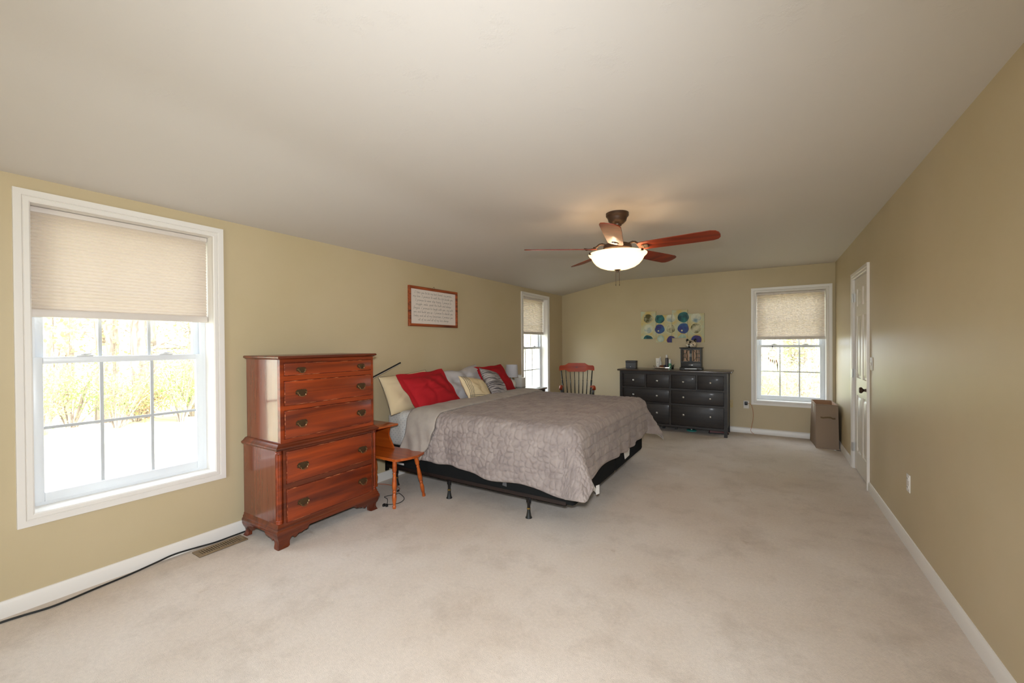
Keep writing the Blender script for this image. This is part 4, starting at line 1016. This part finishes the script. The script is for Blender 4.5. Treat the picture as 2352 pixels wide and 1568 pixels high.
for (x0, x1, z0, z1, lab) in ((-1.806, -1.5625, 1.421, 1.877, 'leftmost circle patterned canvas of the staggered set over the dresser'), (-1.5605, -1.3125, 1.358, 1.810, 'second circle canvas from the left, hung lower, above the dresser'), (-1.3105, -1.0745, 1.430, 1.880, 'third circle canvas from the left, hung highest, above the dresser'), (-1.0725, -.833, 1.358, 1.813, 'rightmost circle canvas of the staggered set behind the figurine')):
    cx_, cz_ = (x0+x1)/2, (z0+z1)/2
    mb = MB(); mb.box(x0-cx_, x1-cx_, -.032, 0, z0-cz_, z1-cz_, bev=.002)
    for ci, (cx1, cz1, r, kind, ring) in enumerate(CIRC):
        wob = lambda t, rr: rr*(1+.03*math.sin(3*t+cx1*40)+.02*math.sin(5*t+cz1*30))
        for lvl, (rr, mi) in enumerate(([(r*1.0, 7 if ring == 1 else 8), (r*.93, 0)] if ring else [])+[(r*(.86 if ring else 1.0), CM.index('canvas_'+kind))]+([(r*.16, 8)] if kind in ('blue',) else [])):
            ox_, oz_ = (cx1, cz1) if rr > r*.3 else (cx1-r*.25, cz1-r*.4)
            pl = [(ox_+wob(2*PI*k/40, rr)*math.cos(2*PI*k/40), oz_+wob(2*PI*k/40, rr)*math.sin(2*PI*k/40)) for k in range(40)]
            pl = clip(pl, x0+.001, x1-.001, z0+.001, z1-.001)
            if pl and len(pl) > 2: mb.prism([(a-cx_, b_-cz_) for a, b_ in pl], -.0328-.0006*lvl-.00004*ci, -.031, 'xz', mi=mi)
    tag(mb.build('circle_canvas', CM, loc=(cx_, D-.001, cz_), smooth=0), lab, 'wall art', 'staggered circle canvases over the dresser')

# ------------------------------------------------------------------ framed vows over the bed
# a thin slanted pen hand: strokes per letter, x-height 1
PEN = {
 'a': (.95, [[(.75, .85), (.4, 1), (.1, .6), (.15, .1), (.45, 0), (.75, .6), (.75, 1), (.72, .2), (.95, .05)]]), 'b': (.85, [[(.1, 2.3), (.1, 0), (.5, 0), (.75, .5), (.55, .95), (.12, .7)]]),
 'c': (.75, [[(.7, .85), (.4, 1), (.1, .5), (.3, 0), (.75, .2)]]), 'd': (.95, [[(.75, .8), (.4, 1), (.1, .5), (.35, 0), (.75, .5)], [(.85, 2.3), (.75, .2), (.95, .05)]]),
 'e': (.75, [[(.1, .5), (.6, .65), (.5, 1), (.2, .9), (.1, .4), (.35, 0), (.75, .25)]]), 'f': (.6, [[(.75, 2.1), (.5, 2.35), (.3, 1.8), (.25, 0), (.15, -1.0)], [(.0, .95), (.6, 1.0)]]),
 'g': (.9, [[(.75, .85), (.4, 1), (.1, .55), (.35, 0), (.75, .6)], [(.78, 1), (.65, -.9), (.35, -1.1), (.15, -.8)]]), 'h': (.9, [[(.15, 2.3), (.1, 0)], [(.12, .6), (.45, 1), (.7, .8), (.7, 0), (.9, .08)]]),
 'i': (.4, [[(.15, 1), (.15, .1), (.4, .05)], [(.22, 1.5), (.25, 1.6)]]), 'k': (.8, [[(.15, 2.3), (.1, 0)], [(.65, 1), (.14, .5), (.75, 0)]]), 'l': (.4, [[(.2, 2.3), (.12, .2), (.4, .05)]]),
 'm': (1.35, [[(.1, 1), (.1, 0)], [(.12, .6), (.4, 1), (.6, .7), (.6, 0)], [(.62, .6), (.9, 1), (1.1, .7), (1.1, .1), (1.35, .05)]]), 'n': (.9, [[(.1, 1), (.1, 0)], [(.12, .6), (.45, 1), (.68, .7), (.68, .1), (.9, .05)]]),
 'o': (.85, [[(.45, 1), (.1, .6), (.3, 0), (.65, .2), (.7, .8), (.45, 1), (.85, .85)]]), 'p': (.85, [[(.2, 1.1), (.05, -1.1)], [(.15, .7), (.5, 1), (.75, .6), (.5, 0), (.12, .15)]]), 'r': (.65, [[(.1, 1), (.1, 0)], [(.12, .6), (.35, 1), (.62, .9)]]),
 's': (.65, [[(.6, .9), (.3, 1), (.2, .7), (.55, .35), (.4, 0), (.05, .1)]]), 't': (.6, [[(.25, 2.1), (.2, .1), (.5, .05)], [(.0, 1.35), (.6, 1.45)]]), 'u': (.9, [[(.1, 1), (.15, .1), (.4, 0), (.68, .5), (.7, 1), (.72, .1), (.9, .05)]]),
 'v': (.8, [[(.05, 1), (.35, 0), (.65, 1), (.8, .9)]]), 'w': (1.2, [[(.05, 1), (.25, 0), (.55, .9), (.8, 0), (1.05, 1), (1.2, .9)]]), 'y': (.85, [[(.1, 1), (.2, .3), (.45, .2), (.7, 1)], [(.72, 1), (.5, -.9), (.2, -1.1)]]),
 'I': (.8, [[(.15, 2.0), (.75, 2.05)], [(.45, 2.0), (.35, 0)], [(.05, 0), (.65, .03)]]), '.': (.4, [[(.1, .0), (.16, .06)]]), ',': (.4, [[(.18, .1), (.08, -.35)]]), ' ': (.75, [])}
def write(mb, text, x0, z0, width, xh):
    tot = sum(PEN[c][0]+.08 for c in text); kx = width/tot; x = 0
    for c in text:
        adv, st = PEN[c]
        for line in st:
            P = catmull([(p[0], 0, p[1]) for p in line], 3) if len(line) > 2 else [Vector((p[0], 0, p[1])) for p in line]
            mb.tube([(x0+(x+p.x)*kx+.22*p.z*xh, -.0124, z0+p.z*xh) for p in P], .00078, 4)
        x += adv+.08
def vows():
    y0, y1, z0, z1 = 3.168, 3.973, 1.556, 1.994; W, H = y1-y0, z1-z0
    g = tag(empty('framed_print', (XL+.002, (y0+y1)/2, (z0+z1)/2), R(90)), 'rustic wood framed handwritten vows hanging on the wall over the bed', 'framed print')
    c = .030
    MB().sweep([(-W/2+c, -H/2+c), (-W/2+c, H/2-c), (W/2-c, H/2-c), (W/2-c, -H/2+c)][::-1], [(0, 0), (0, -.020), (.006, -.026), (c-.004, -.028), (c, -.024), (c, 0)], close=True, frame='xz').build('frame', 'rustic_frame', g)
    MB().box(-W/2+c-.004, W/2-c+.004, -.012, -.006, -H/2+c-.004, H/2-c+.004).build('paper', 'paper', g)
    T = Matrix.Translation((-.005, -.0128, -.004)) @ Matrix.Rotation(R(90), 4, 'X')
    lines = ['I take you to be my best friend, my person,', 'my love. I promise to walk this life beside you.', 'I promise to never stop trying. I promise to', 'snuggle, smile, speak the truth and always', 'forgive. I promise to laugh with you, cry with', 'you and build you up. I promise to cherish you', 'today and all of my tomorrows. I promise you', 'all of me and all of my love always.']
    widths = [.62, .665, .60, .59, .655, .655, .655, .515]
    mb = MB()
    for i, (ln, wl) in enumerate(zip(lines, widths)):
        write(mb, ln, -wl/2-.004, .146-.0425*i, wl, .0115)
    mb.build('lettering', 'ink', g, smooth=0)
    mb = MB(); mb.tube([(-.035, -.004, H/2-.006), (0, -.003, H/2+.018), (.035, -.004, H/2-.006)], .0012, 6); mb.build('hanging_wire', 'black_metal', g)
    mb = MB(); mb.tube([(0, .0, H/2+.022), (0, -.012, H/2+.018)], .0015, 6); mb.build('nail', 'black_metal', g)
vows()

# ------------------------------------------------------------------ rocking chair
def rocker():
    th = R(24); crest = Vector((-2.66, 6.30, 0)); back = Vector((-math.sin(th), math.cos(th), 0))
    g = tag(empty('rocking_chair', crest-back*.30, th), 'black rocking chair with cherry red crest rail and arms behind the bed', 'rocking chair')
    # crest: curved plank
    prof = [(-1, .035), (-.985, .062), (-.93, .078), (-.80, .079), (-.68, .082), (-.60, .092), (-.52, .108), (-.47, .116), (0, .117), (.47, .116), (.52, .108), (.60, .092), (.68, .082), (.80, .079), (.93, .078), (.985, .062), (1, .035)]
    bot = [(-1, .0), (-.985, -.004), (-.93, -.004), (-.80, .001), (-.68, .006), (-.60, -.002), (-.52, -.016), (-.47, -.026), (0, -.026), (.47, -.026), (.52, -.016), (.60, -.002), (.68, .006), (.80, .001), (.93, -.004), (.985, -.004), (1, .0)]
    hw = .285; rg = []
    def cy(t): return .30-.05*(1-t*t)*-1-.0
    for (t, a), (_, b_) in zip(prof, bot):
        y = .30+.045*(1-t*t); z0 = .915
        rg.append([(t*hw, y-.012, z0+b_), (t*hw, y-.012+.012*0, z0+a), (t*hw, y+.012, z0+a), (t*hw, y+.012, z0+b_)])
    cr = MB().rings(rg).build('crest_rail', 'cherry_red', g, smooth=40)
    mb = MB()        # stencilled name on the crest, too small to read
    for k, x in enumerate((-.088, -.072, -.056, -.028, -.014, .0, .014, .028, .042, .056)):
        t = x/hw; y = .30+.045*(1-t*t)-.0125; mb.box(x-.005, x+.005, y-.0006, y, .955, .968); 
        if k % 2: mb.box(x-.005, x+.003, y-.0008, y-.0001, .958, .965)
    mb.build('stencil', 'box_grey_dark', cr)
    for k in range(8):
        f = -1+2*k/7; xt, xb = f*.252, f*.205+.0
        yt = .30+.045*(1-(xt/hw)**2); yb = .185+.03*(1-f*f)
        r = .011 if k in (0, 7) else .0065
        a, b_ = Vector((xb, yb, .44)), Vector((xt, yt, .92)); mb = MB(); turned(mb, a, b_, [(0, r), (.25, r*1.35), (.62, r*1.15), (.63, r*1.4), (.645, r*1.4), (.655, r), (1, r*.8)], 10); s_ = mb.build('spindle', 'black_lacquer', g)
        p = a.lerp(b_, .68); q = (b_-a).normalized().to_track_quat('Z', 'Y').to_matrix().to_4x4(); MB().lathe([(r*1.15, -.002), (r*1.2, 0), (r*1.15, .002)], seg=10, T=Matrix.Translation(p) @ q).build('gold_band', 'gold_ring', s_)
    # seat: saddled
    mb = MB(); mb.grid(lambda u, v: (u*(.26-.03*v), .24*v, .445-.018*(1-u*u)*(1-v*v)+(.02*max(0, v)**3)), [-1+.2*i for i in range(11)], [-1+.2*i for i in range(11)]); o = mb.build('seat', 'black_lacquer', g)
    md = o.modifiers.new('t', 'SOLIDIFY'); md.thickness = .035; md.offset = -1
    for s_ in (-1, 1):
        P = catmull([(s_*.228, .235, .655), (s_*.236, .12, .665), (s_*.244, -.02, .680), (s_*.250, -.12, .690), (s_*.252, -.18, .682), (s_*.250, -.20, .658)], 6)
        mb = MB(); n = len(P); mb.tube(P, [.017+.009*(i/n) for i in range(n)], 12); mb.build('arm', 'cherry_red', g, smooth=80)
        for (bx, by), (tx, ty) in (((.222, -.03), (.243, -.04)), ((.224, -.16), (.250, -.16))):
            mb = MB(); turned(mb, (s_*bx, by, .43), (s_*tx, ty, .668), [(0, .010), (.2, .017), (.45, .019), (.6, .012), (.64, .016), (.68, .011), (1, .013)], 12); mb.build('arm_post', 'black_lacquer', g)
        for y0, y1 in ((-.17, -.21), (.16, .20)):
            mb = MB(); turned(mb, (s_*.245, y1, .055), (s_*.205, y0, .43), [(0, .014), (.2, .02), (.4, .014), (.45, .018), (.5, .014), (.75, .021), (1, .015)], 12); mb.build('leg', 'black_lacquer', g)
        P = [(s_*.25, -.38+.085*i, .028+.26*((-.38+.085*i)/.95)**2) for i in range(11)]
        mb = MB(); mb.rings([[(x-.014, y, z-.024), (x+.014, y, z-.024), (x+.014, y, z+.018), (x-.014, y, z+.018)] for x, y, z in P]); mb.build('rocker', 'black_lacquer', g)
    for y, z in ((-.19, .22), (.18, .22)): mb = MB(); turned(mb, (-.225, y, z), (.225, y, z), [(0, .009), (.5, .016), (1, .009)], 10); mb.build('stretcher', 'black_lacquer', g)
rocker()

# ------------------------------------------------------------------ nightstand by the far window
def nightstand():
    g = tag(empty('nightstand', (-2.98, 5.12, 0)), 'dark nightstand with reflective top on the far side of the bed', 'nightstand')
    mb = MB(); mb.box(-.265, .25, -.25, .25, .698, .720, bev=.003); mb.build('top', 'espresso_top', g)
    mb = MB(); mb.box(-.255, .225, -.235, -.217, .10, .698); mb.box(-.255, .225, .217, .235, .10, .698); mb.box(-.255, -.24, -.217, .217, .10, .698); mb.box(-.24, .225, -.217, .217, .10, .12); mb.build('case', 'espresso', g)
    for a, b_ in ((.13, .405), (.415, .690)):
        mb = MB(); mb.box(.215, .236, -.214, .214, a, b_, bev=.002); d = mb.build('drawer', 'espresso', g)
        MB().box(.236, .248, .05, .15, (a+b_)/2-.004, (a+b_)/2+.004, bev=.002).build('handle', 'nickel', d)
    for x in (-.23, .2):
        for y in (-.21, .21): MB().box(x-.02, x+.02, y-.02, y+.02, 0, .10).build('leg', 'espresso', g)
nightstand()
def table_lamp():
    g = tag(empty('table_lamp', (-3.125, 5.03, .720)), 'small white table lamp with drum shade on the far nightstand', 'table lamp')
    MB().lathe([(.035, 0), (.052, .006), (.062, .03), (.064, .055), (.058, .085), (.040, .112), (.020, .122), (.012, .128), (.0, .128)], seg=28).build('base', 'ceramic_white', g)
    MB().lathe([(.007, .125), (.007, .20)], seg=10).build('stem', 'nickel', g)
    MB().lathe([(.092, .160), (.083, .335), (.080, .335), (.089, .160)], seg=40, cap=False).build('lamp_shade', 'lamp_shade', g, smooth=60)
    mb = MB()
    for k in range(3): a = k*2.1; mb.tube([(0, 0, .19), (.085*math.cos(a), .085*math.sin(a), .19)], .002, 5)
    mb.build('shade_spider', 'nickel', g)
table_lamp()
g = tag(empty('tissue_box', (-3.12, 5.255, .720)), 'white tissue box behind the table lamp on the nightstand', 'tissue box')
MB().box(-.06, .06, -.06, .06, 0, .135, bev=.002).build('carton', 'white_plastic', g)
mb = MB(); mb.rings([[(.030*math.cos(t*PI/5), .012*math.sin(t*PI/5), .134) for t in range(10)], [(.042*math.cos(t*PI/5)+.006*(t % 2), .022*math.sin(t*PI/5)+.008*(t % 3), .165) for t in range(10)], [(.026*math.cos(t*PI/5)-.008, .014*math.sin(t*PI/5), .185-.016*(t % 2)) for t in range(10)]]); mb.build('tissue_sheet', 'tissue', g)
g = tag(empty('leafy_ornament', (-3.2, 5.14, .720)), 'small dusty green leaves between the lamp and the tissue box', 'ornament')
MB().lathe([(.022, 0), (.026, .08), (.024, .08), (0, .01)], seg=16).build('cup', 'ceramic_white', g)
for k in range(7):
    a = k*.9; c = Vector((.025*math.cos(a), .030*math.sin(a), .10+.012*k)); MB().rings([[c+Vector((.018*math.cos(t*PI/4)*1.0, .022*math.sin(t*PI/4), .004*math.cos(t))) for t in range(8)], [c+Vector((.012*math.cos(t*PI/4), .016*math.sin(t*PI/4), .008)) for t in range(8)]]).build('leaf', 'dark_green', g)

# ------------------------------------------------------------------ hamper in the far right corner
def hamper():
    g = tag(empty('laundry_hamper', (.645, 6.74, 0)), 'brown fabric laundry hamper standing open in the far right corner', 'hamper')
    B = [(-.115, -.24), (.120, -.225), (.125, .24), (-.145, .24)]; Tp = [(-.118, -.245), (.108, -.245), (.094, .245), (-.128, .245)]
    Z = [0, .08, .25, .42, .555]
    def ring(z, inset=0):
        t = z/.555; pts = []
        for i in range(4):
            a, b_ = Vector(B[i]).lerp(Vector(Tp[i]), t), Vector(B[(i+1) % 4]).lerp(Vector(Tp[(i+1) % 4]), t)
            for k in range(8):
                p = a.lerp(b_, k/8); nr = Vector(((b_-a).y, -(b_-a).x)).normalized(); bul = math.sin(PI*k/8)*math.sin(PI*min(1, t*.9+.05))*(.012 if i != 3 else -.035)
                p = p+nr*(bul-inset*1)
                pts.append((p.x, p.y, z+.004*(0 if z < .5 else 1)*(1 if i in (0, 2) else -.6)*math.sin(PI*k/8)**.5))
        return pts
    rg = [ring(z) for z in Z]
    o = MB().rings(rg, cap=False).build('outer_fabric', 'hamper_fabric', g, smooth=50)
    MB().rings([ring(z, .006) for z in Z[::-1]]+[[(x*.9, y*.9, .01) for x, y, z in ring(0)]], cap=False).build('lining', 'hamper_inside', g, smooth=50)
    MB().rings([ring(0)[::-1], [(x, y, z-.0+.004) for x, y, z in ring(0)][::-1]]).build('base', 'hamper_fabric', g, smooth=0)
    mb = MB(); mb.tube(ring(.555), .006, 8, close=True); mb.build('rim', 'hamper_fabric', g, smooth=60)
    for y0, s_ in ((-.262, -1),):
        mb = MB(); P = [(-.070, y0+.012, .398), (-.045, y0+.008, .394), (0, y0-.004, .404), (.03, y0-.004, .404), (.055, y0+.008, .390), (.080, y0+.012, .392)]
        mb.rings([[(x, y-.002, z-.010), (x, y+.002, z-.010), (x, y+.002, z+.010), (x, y-.002, z+.010)] for x, y, z in P]); mb.build('carry_strap', 'hamper_strap', g)
    mb = MB(); mb.prism([(-.20, .44), (-.235, .535), (-.20, .545), (-.10, .56), (-.14, .52)], -.137, -.134, 'yz'); mb.build('mesh_flap', 'hamper_mesh', g)
hamper()

# ------------------------------------------------------------------ electrical plates
def plate(name, loc, rot, label, cat, mat='white_plastic', w_=.071, h=.115, group=None, switch=False):
    g = tag(empty(name, loc, rot), label, cat, group)
    mb = MB(); mb.box(-w_/2, w_/2, -.006, 0, -h/2, h/2, bev=.0025); mb.build('cover_plate', mat, g)
    if switch:
        mb = MB(); mb.box(-.008, .008, -.016, -.005, -.014, .012, bev=.002, T=Matrix.Rotation(R(14), 4, 'X')); mb.build('lever', mat, g)
    else:
        for z in (-.028, .028):
            mb = MB(); mb.prism([(.017*math.cos(a), z+max(-.013, min(.013, .017*math.sin(a)))) for a in [k*2*PI/20 for k in range(20)]], -.0085, -.005, 'xz'); r = mb.build('socket', mat, g)
            mb = MB(); mb.box(-.0075, -.005, -.0092, -.0084, z-.002, z+.007); mb.box(.005, .0075, -.0092, -.0084, z-.002, z+.007); mb.build('slots', 'black_plastic', r)
    return g
plate('wall_outlet', (XR, 3.655, .427), RROT, 'white outlet low on the right wall in front of the door', 'outlet')
plate('wall_outlet', (D and -.268, D, .424), FROT, 'white outlet on the far wall holding the black plug', 'outlet')
plate('wall_outlet', (-.478, D, .424), FROT, 'tan outlet on the far wall beside the black dresser', 'outlet', mat='tan_plastic')
plate('light_switch', (XR, 4.785, 1.158), RROT, 'white light switch on the right wall next to the door', 'light switch', w_=.118, switch=True)
g = tag(empty('power_plug', (-.268, D-.009, .446)), 'black plug with an orange cord in the far wall outlet', 'plug')
mb = MB(); mb.box(-.020, .020, -.036, 0, -.026, .024, bev=.005); mb.build('plug_body', 'black_plastic', g)
mb = MB(); mb.tube(catmull([(.018, -.018, -.002), (.06, -.02, -.012), (.085, -.022, -.09), (.092, -.026, -.20), (.072, -.03, -.33), (.060, -.034, -.40), (.085, -.05, -.430), (.100, -.06, -.434)], 6), .0024, 6); mb.build('cord', 'orange_cord', g, smooth=80)

# dreamcatcher on the far window
g = tag(empty('dreamcatcher', (.067, D+.100, 1.187)), 'small hoop dreamcatcher with feathers hanging on the far window', 'dreamcatcher')
MB().tube([(.049*math.cos(k*PI/18), 0, .049*math.sin(k*PI/18)) for k in range(36)], .0022, 6, close=True).build('hoop', 'amber', g, smooth=80)
mb = MB(); mb.tube([(0, 0, .049), (.001, 0, .075), (0, -.003, .105)], .001, 5); mb.box(-.006, .006, -.006, .004, .090, .112); mb.build('hanger', 'black_metal', g)
mb = MB()
for k in range(8):
    a = k*PI/4; b_ = a+PI*.75; mb.tube([(.048*math.cos(a), 0, .048*math.sin(a)), (.048*math.cos(b_), 0, .048*math.sin(b_))], .0005, 4)
mb.build('web', 'tissue', g)
for k, (x, L) in enumerate(((-.045, .06), (-.022, .075), (0, .08), (.022, .10), (.042, .11), (.055, .20))):
    zz = -.045*math.sqrt(max(0, 1-(x/.05)**2)) if abs(x) < .05 else -.01
    mb = MB(); mb.tube([(x*.9, 0, zz), (x*1.1, 0, zz-L*.5)], .0008, 4)
    e = Vector((x*1.1, 0, zz-L*.5)); mb.rings([[e+Vector((-.001, -.0005, 0)), e+Vector((.001, -.0005, 0)), e+Vector((0, .0005, 0))], [e+Vector((-.007, -.0005, -L*.3)), e+Vector((.007, -.0005, -L*.3)), e+Vector((0, .0007, -L*.3))], [e+Vector((-.001, -.0005, -L*.75)), e+Vector((.001, -.0005, -L*.75)), e+Vector((0, .0005, -L*.75))]])
    mb.build('feather', ['amber', 'orange_cord', 'rose_edge'][k % 3], g)

# ------------------------------------------------------------------ floor things
def vent():
    g = tag(empty('floor_register', (-3.153, 1.325, 0)), 'tan slotted floor register by the baseboard left of the tall chest', 'floor vent')
    w_, L = .056, .145
    mb = MB(); mb.box(-w_, w_, -L, L, .001, .003); mb.build('damper', 'vent_dark', g)
    mb = MB(); mb.box(-w_, -w_+.022, -L, L, .001, .009, bev=.002); mb.box(w_-.022, w_, -L, L, .001, .009, bev=.002); mb.box(-w_+.022, w_-.022, -L, -L+.026, .001, .009, bev=.002); mb.box(-w_+.022, w_-.022, L-.026, L, .001, .009, bev=.002)
    mb.build('frame', 'vent_metal', g)
    for k in range(17):
        y = -L+.034+k*(2*L-.068)/16; MB().box(-w_+.022, w_-.022, y-.0036, y+.0036, .003, .0085).build('louver', 'vent_metal', g)
vent()
P = [(XL+.035, -.4, .006), (XL+.045, .0, .006), (XL+.06, .35, .006), (-3.20, .45, .006), (-3.175, .56, .006), (-3.20, .72, .006), (-3.222, .87, .006), (-3.24, 1.0, .012), (-3.252, 1.10, .018), (-3.247, 1.22, .012), (-3.238, 1.32, .006), (-3.238, 1.44, .006), (-3.24, 1.60, .006), (-3.245, 1.9, .006)]
tag(MB().tube(catmull(P, 8), .0055, 8).build('power_cable', 'black_rubber', smooth=80), 'black cable running along the left baseboard under the window', 'cable')
P = [(-3.233, 2.36, .005), (-3.0, 2.49, .005), (-2.86, 2.45, .005), (-2.735, 2.385, .006), (-2.742, 2.36, .006)]
g = tag(empty('charger_cord', (0, 0, 0)), 'thin black cord with two plugs curled under the step table', 'cord')
MB().tube(catmull([(-2.735, 2.372, .012), (-2.745, 2.40, .006), (-2.83, 2.48, .006), (-2.90, 2.51, .005), (-2.86, 2.60, .005), (-2.845, 2.629, .008), (-2.74, 2.585, .006), (-2.69, 2.53, .006), (-2.68, 2.46, .006), (-2.72, 2.41, .006), (-2.78, 2.395, .006)], 8), .0028, 6).build('cord', 'black_rubber', g, smooth=80)
for dx in (0, .028): MB().lathe([(.004, 0), (.012, .003), (.012, .016), (.006, .022), (0, .022)], (-2.742+dx, 2.362+dx*.3, 0), 12).build('plug', 'black_plastic', g)
g = tag(empty('extension_lead', (0, 0, 0)), 'thin orange brown lead on the carpet behind the step table', 'cord')
MB().tube(catmull([(-3.24, 2.70, .004), (-3.15, 2.74, .004), (-3.05, 2.752, .004), (-2.98, 2.744, .005), (-2.93, 2.715, .006), (-2.915, 2.685, .008)], 6), .0028, 6).build('lead', 'orange_cord', g, smooth=80)
MB().box(-.008, .008, -.014, .014, 0, .014, bev=.003, T=Matrix.Translation((-2.905, 2.672, 0)) @ Matrix.Rotation(R(25), 4, 'Z')).build('plug_end', 'black_plastic', g)
g = tag(empty('charging_lead', (.728, 6.46, 0)), 'short cord with a white end on the carpet in front of the hamper', 'cord')
mb = MB(); mb.tube([(.0, .0, .005), (.025, -.004, .005), (.05, -.012, .005)], .003, 6); mb.build('lead', 'black_rubber', g, smooth=80); MB().box(-.022, .002, -.006, .006, 0, .009, bev=.002).build('connector', 'white_plastic', g)
def shoe(loc, rz, mat, label):
    g = tag(empty('shoe', loc, rz), label, 'shoe')
    o = [(-.13, .0), (-.12, .03), (-.05, .036), (.03, .03), (.10, .042), (.13, .028), (.14, 0), (.13, -.028), (.10, -.042), (.03, -.03), (-.05, -.036), (-.12, -.03)]
    MB().prism(o, 0, .016, 'xy').build('sole', 'black_rubber', g)
    mb = MB(); mb.rings([[(x*.97, y*.95, .016) for x, y in o], [(x*.94, y*.9, .05-.01*(x > 0)) for x, y in o], [(x*.8-.01, y*.6, .066-.02*(x > .05)) for x, y in o]]); mb.build('upper', mat, g, smooth=50)
shoe((-.62, 6.80, 0), R(10), 'red_shoe', 'dark red shoe lying under the right end of the dresser')
g = tag(empty('plastic_lid', (-.99, 6.82, 0)), 'teal plastic lid on the carpet under the dresser', 'lid')
MB().lathe([(.07, 0), (.075, .012), (.062, .018), (0, .020)], seg=24).build('disc', 'teal_plastic', g); MB().lathe([(.012, .019), (.012, .028), (0, .029)], seg=12).build('knob', 'white_plastic', g)

for k in range(12):
    shrub((-12.6-1.4*((k*7) % 5)/4, 1.4+6.6*(k+.5)/12, -.56), .95+.35*((k*3) % 4)/3, 60+k, [['leaf_yellow', 'leaf_green'], ['leaf_rust', 'leaf_yellow'], ['leaf_green', 'leaf_yellow']][k % 3],
        ['yellow leaved bush', 'rusty brown bush', 'light green bush'][k % 3]+' at the edge of the lawn outside the large left window', 'bushes along the lawn outside the large left window')
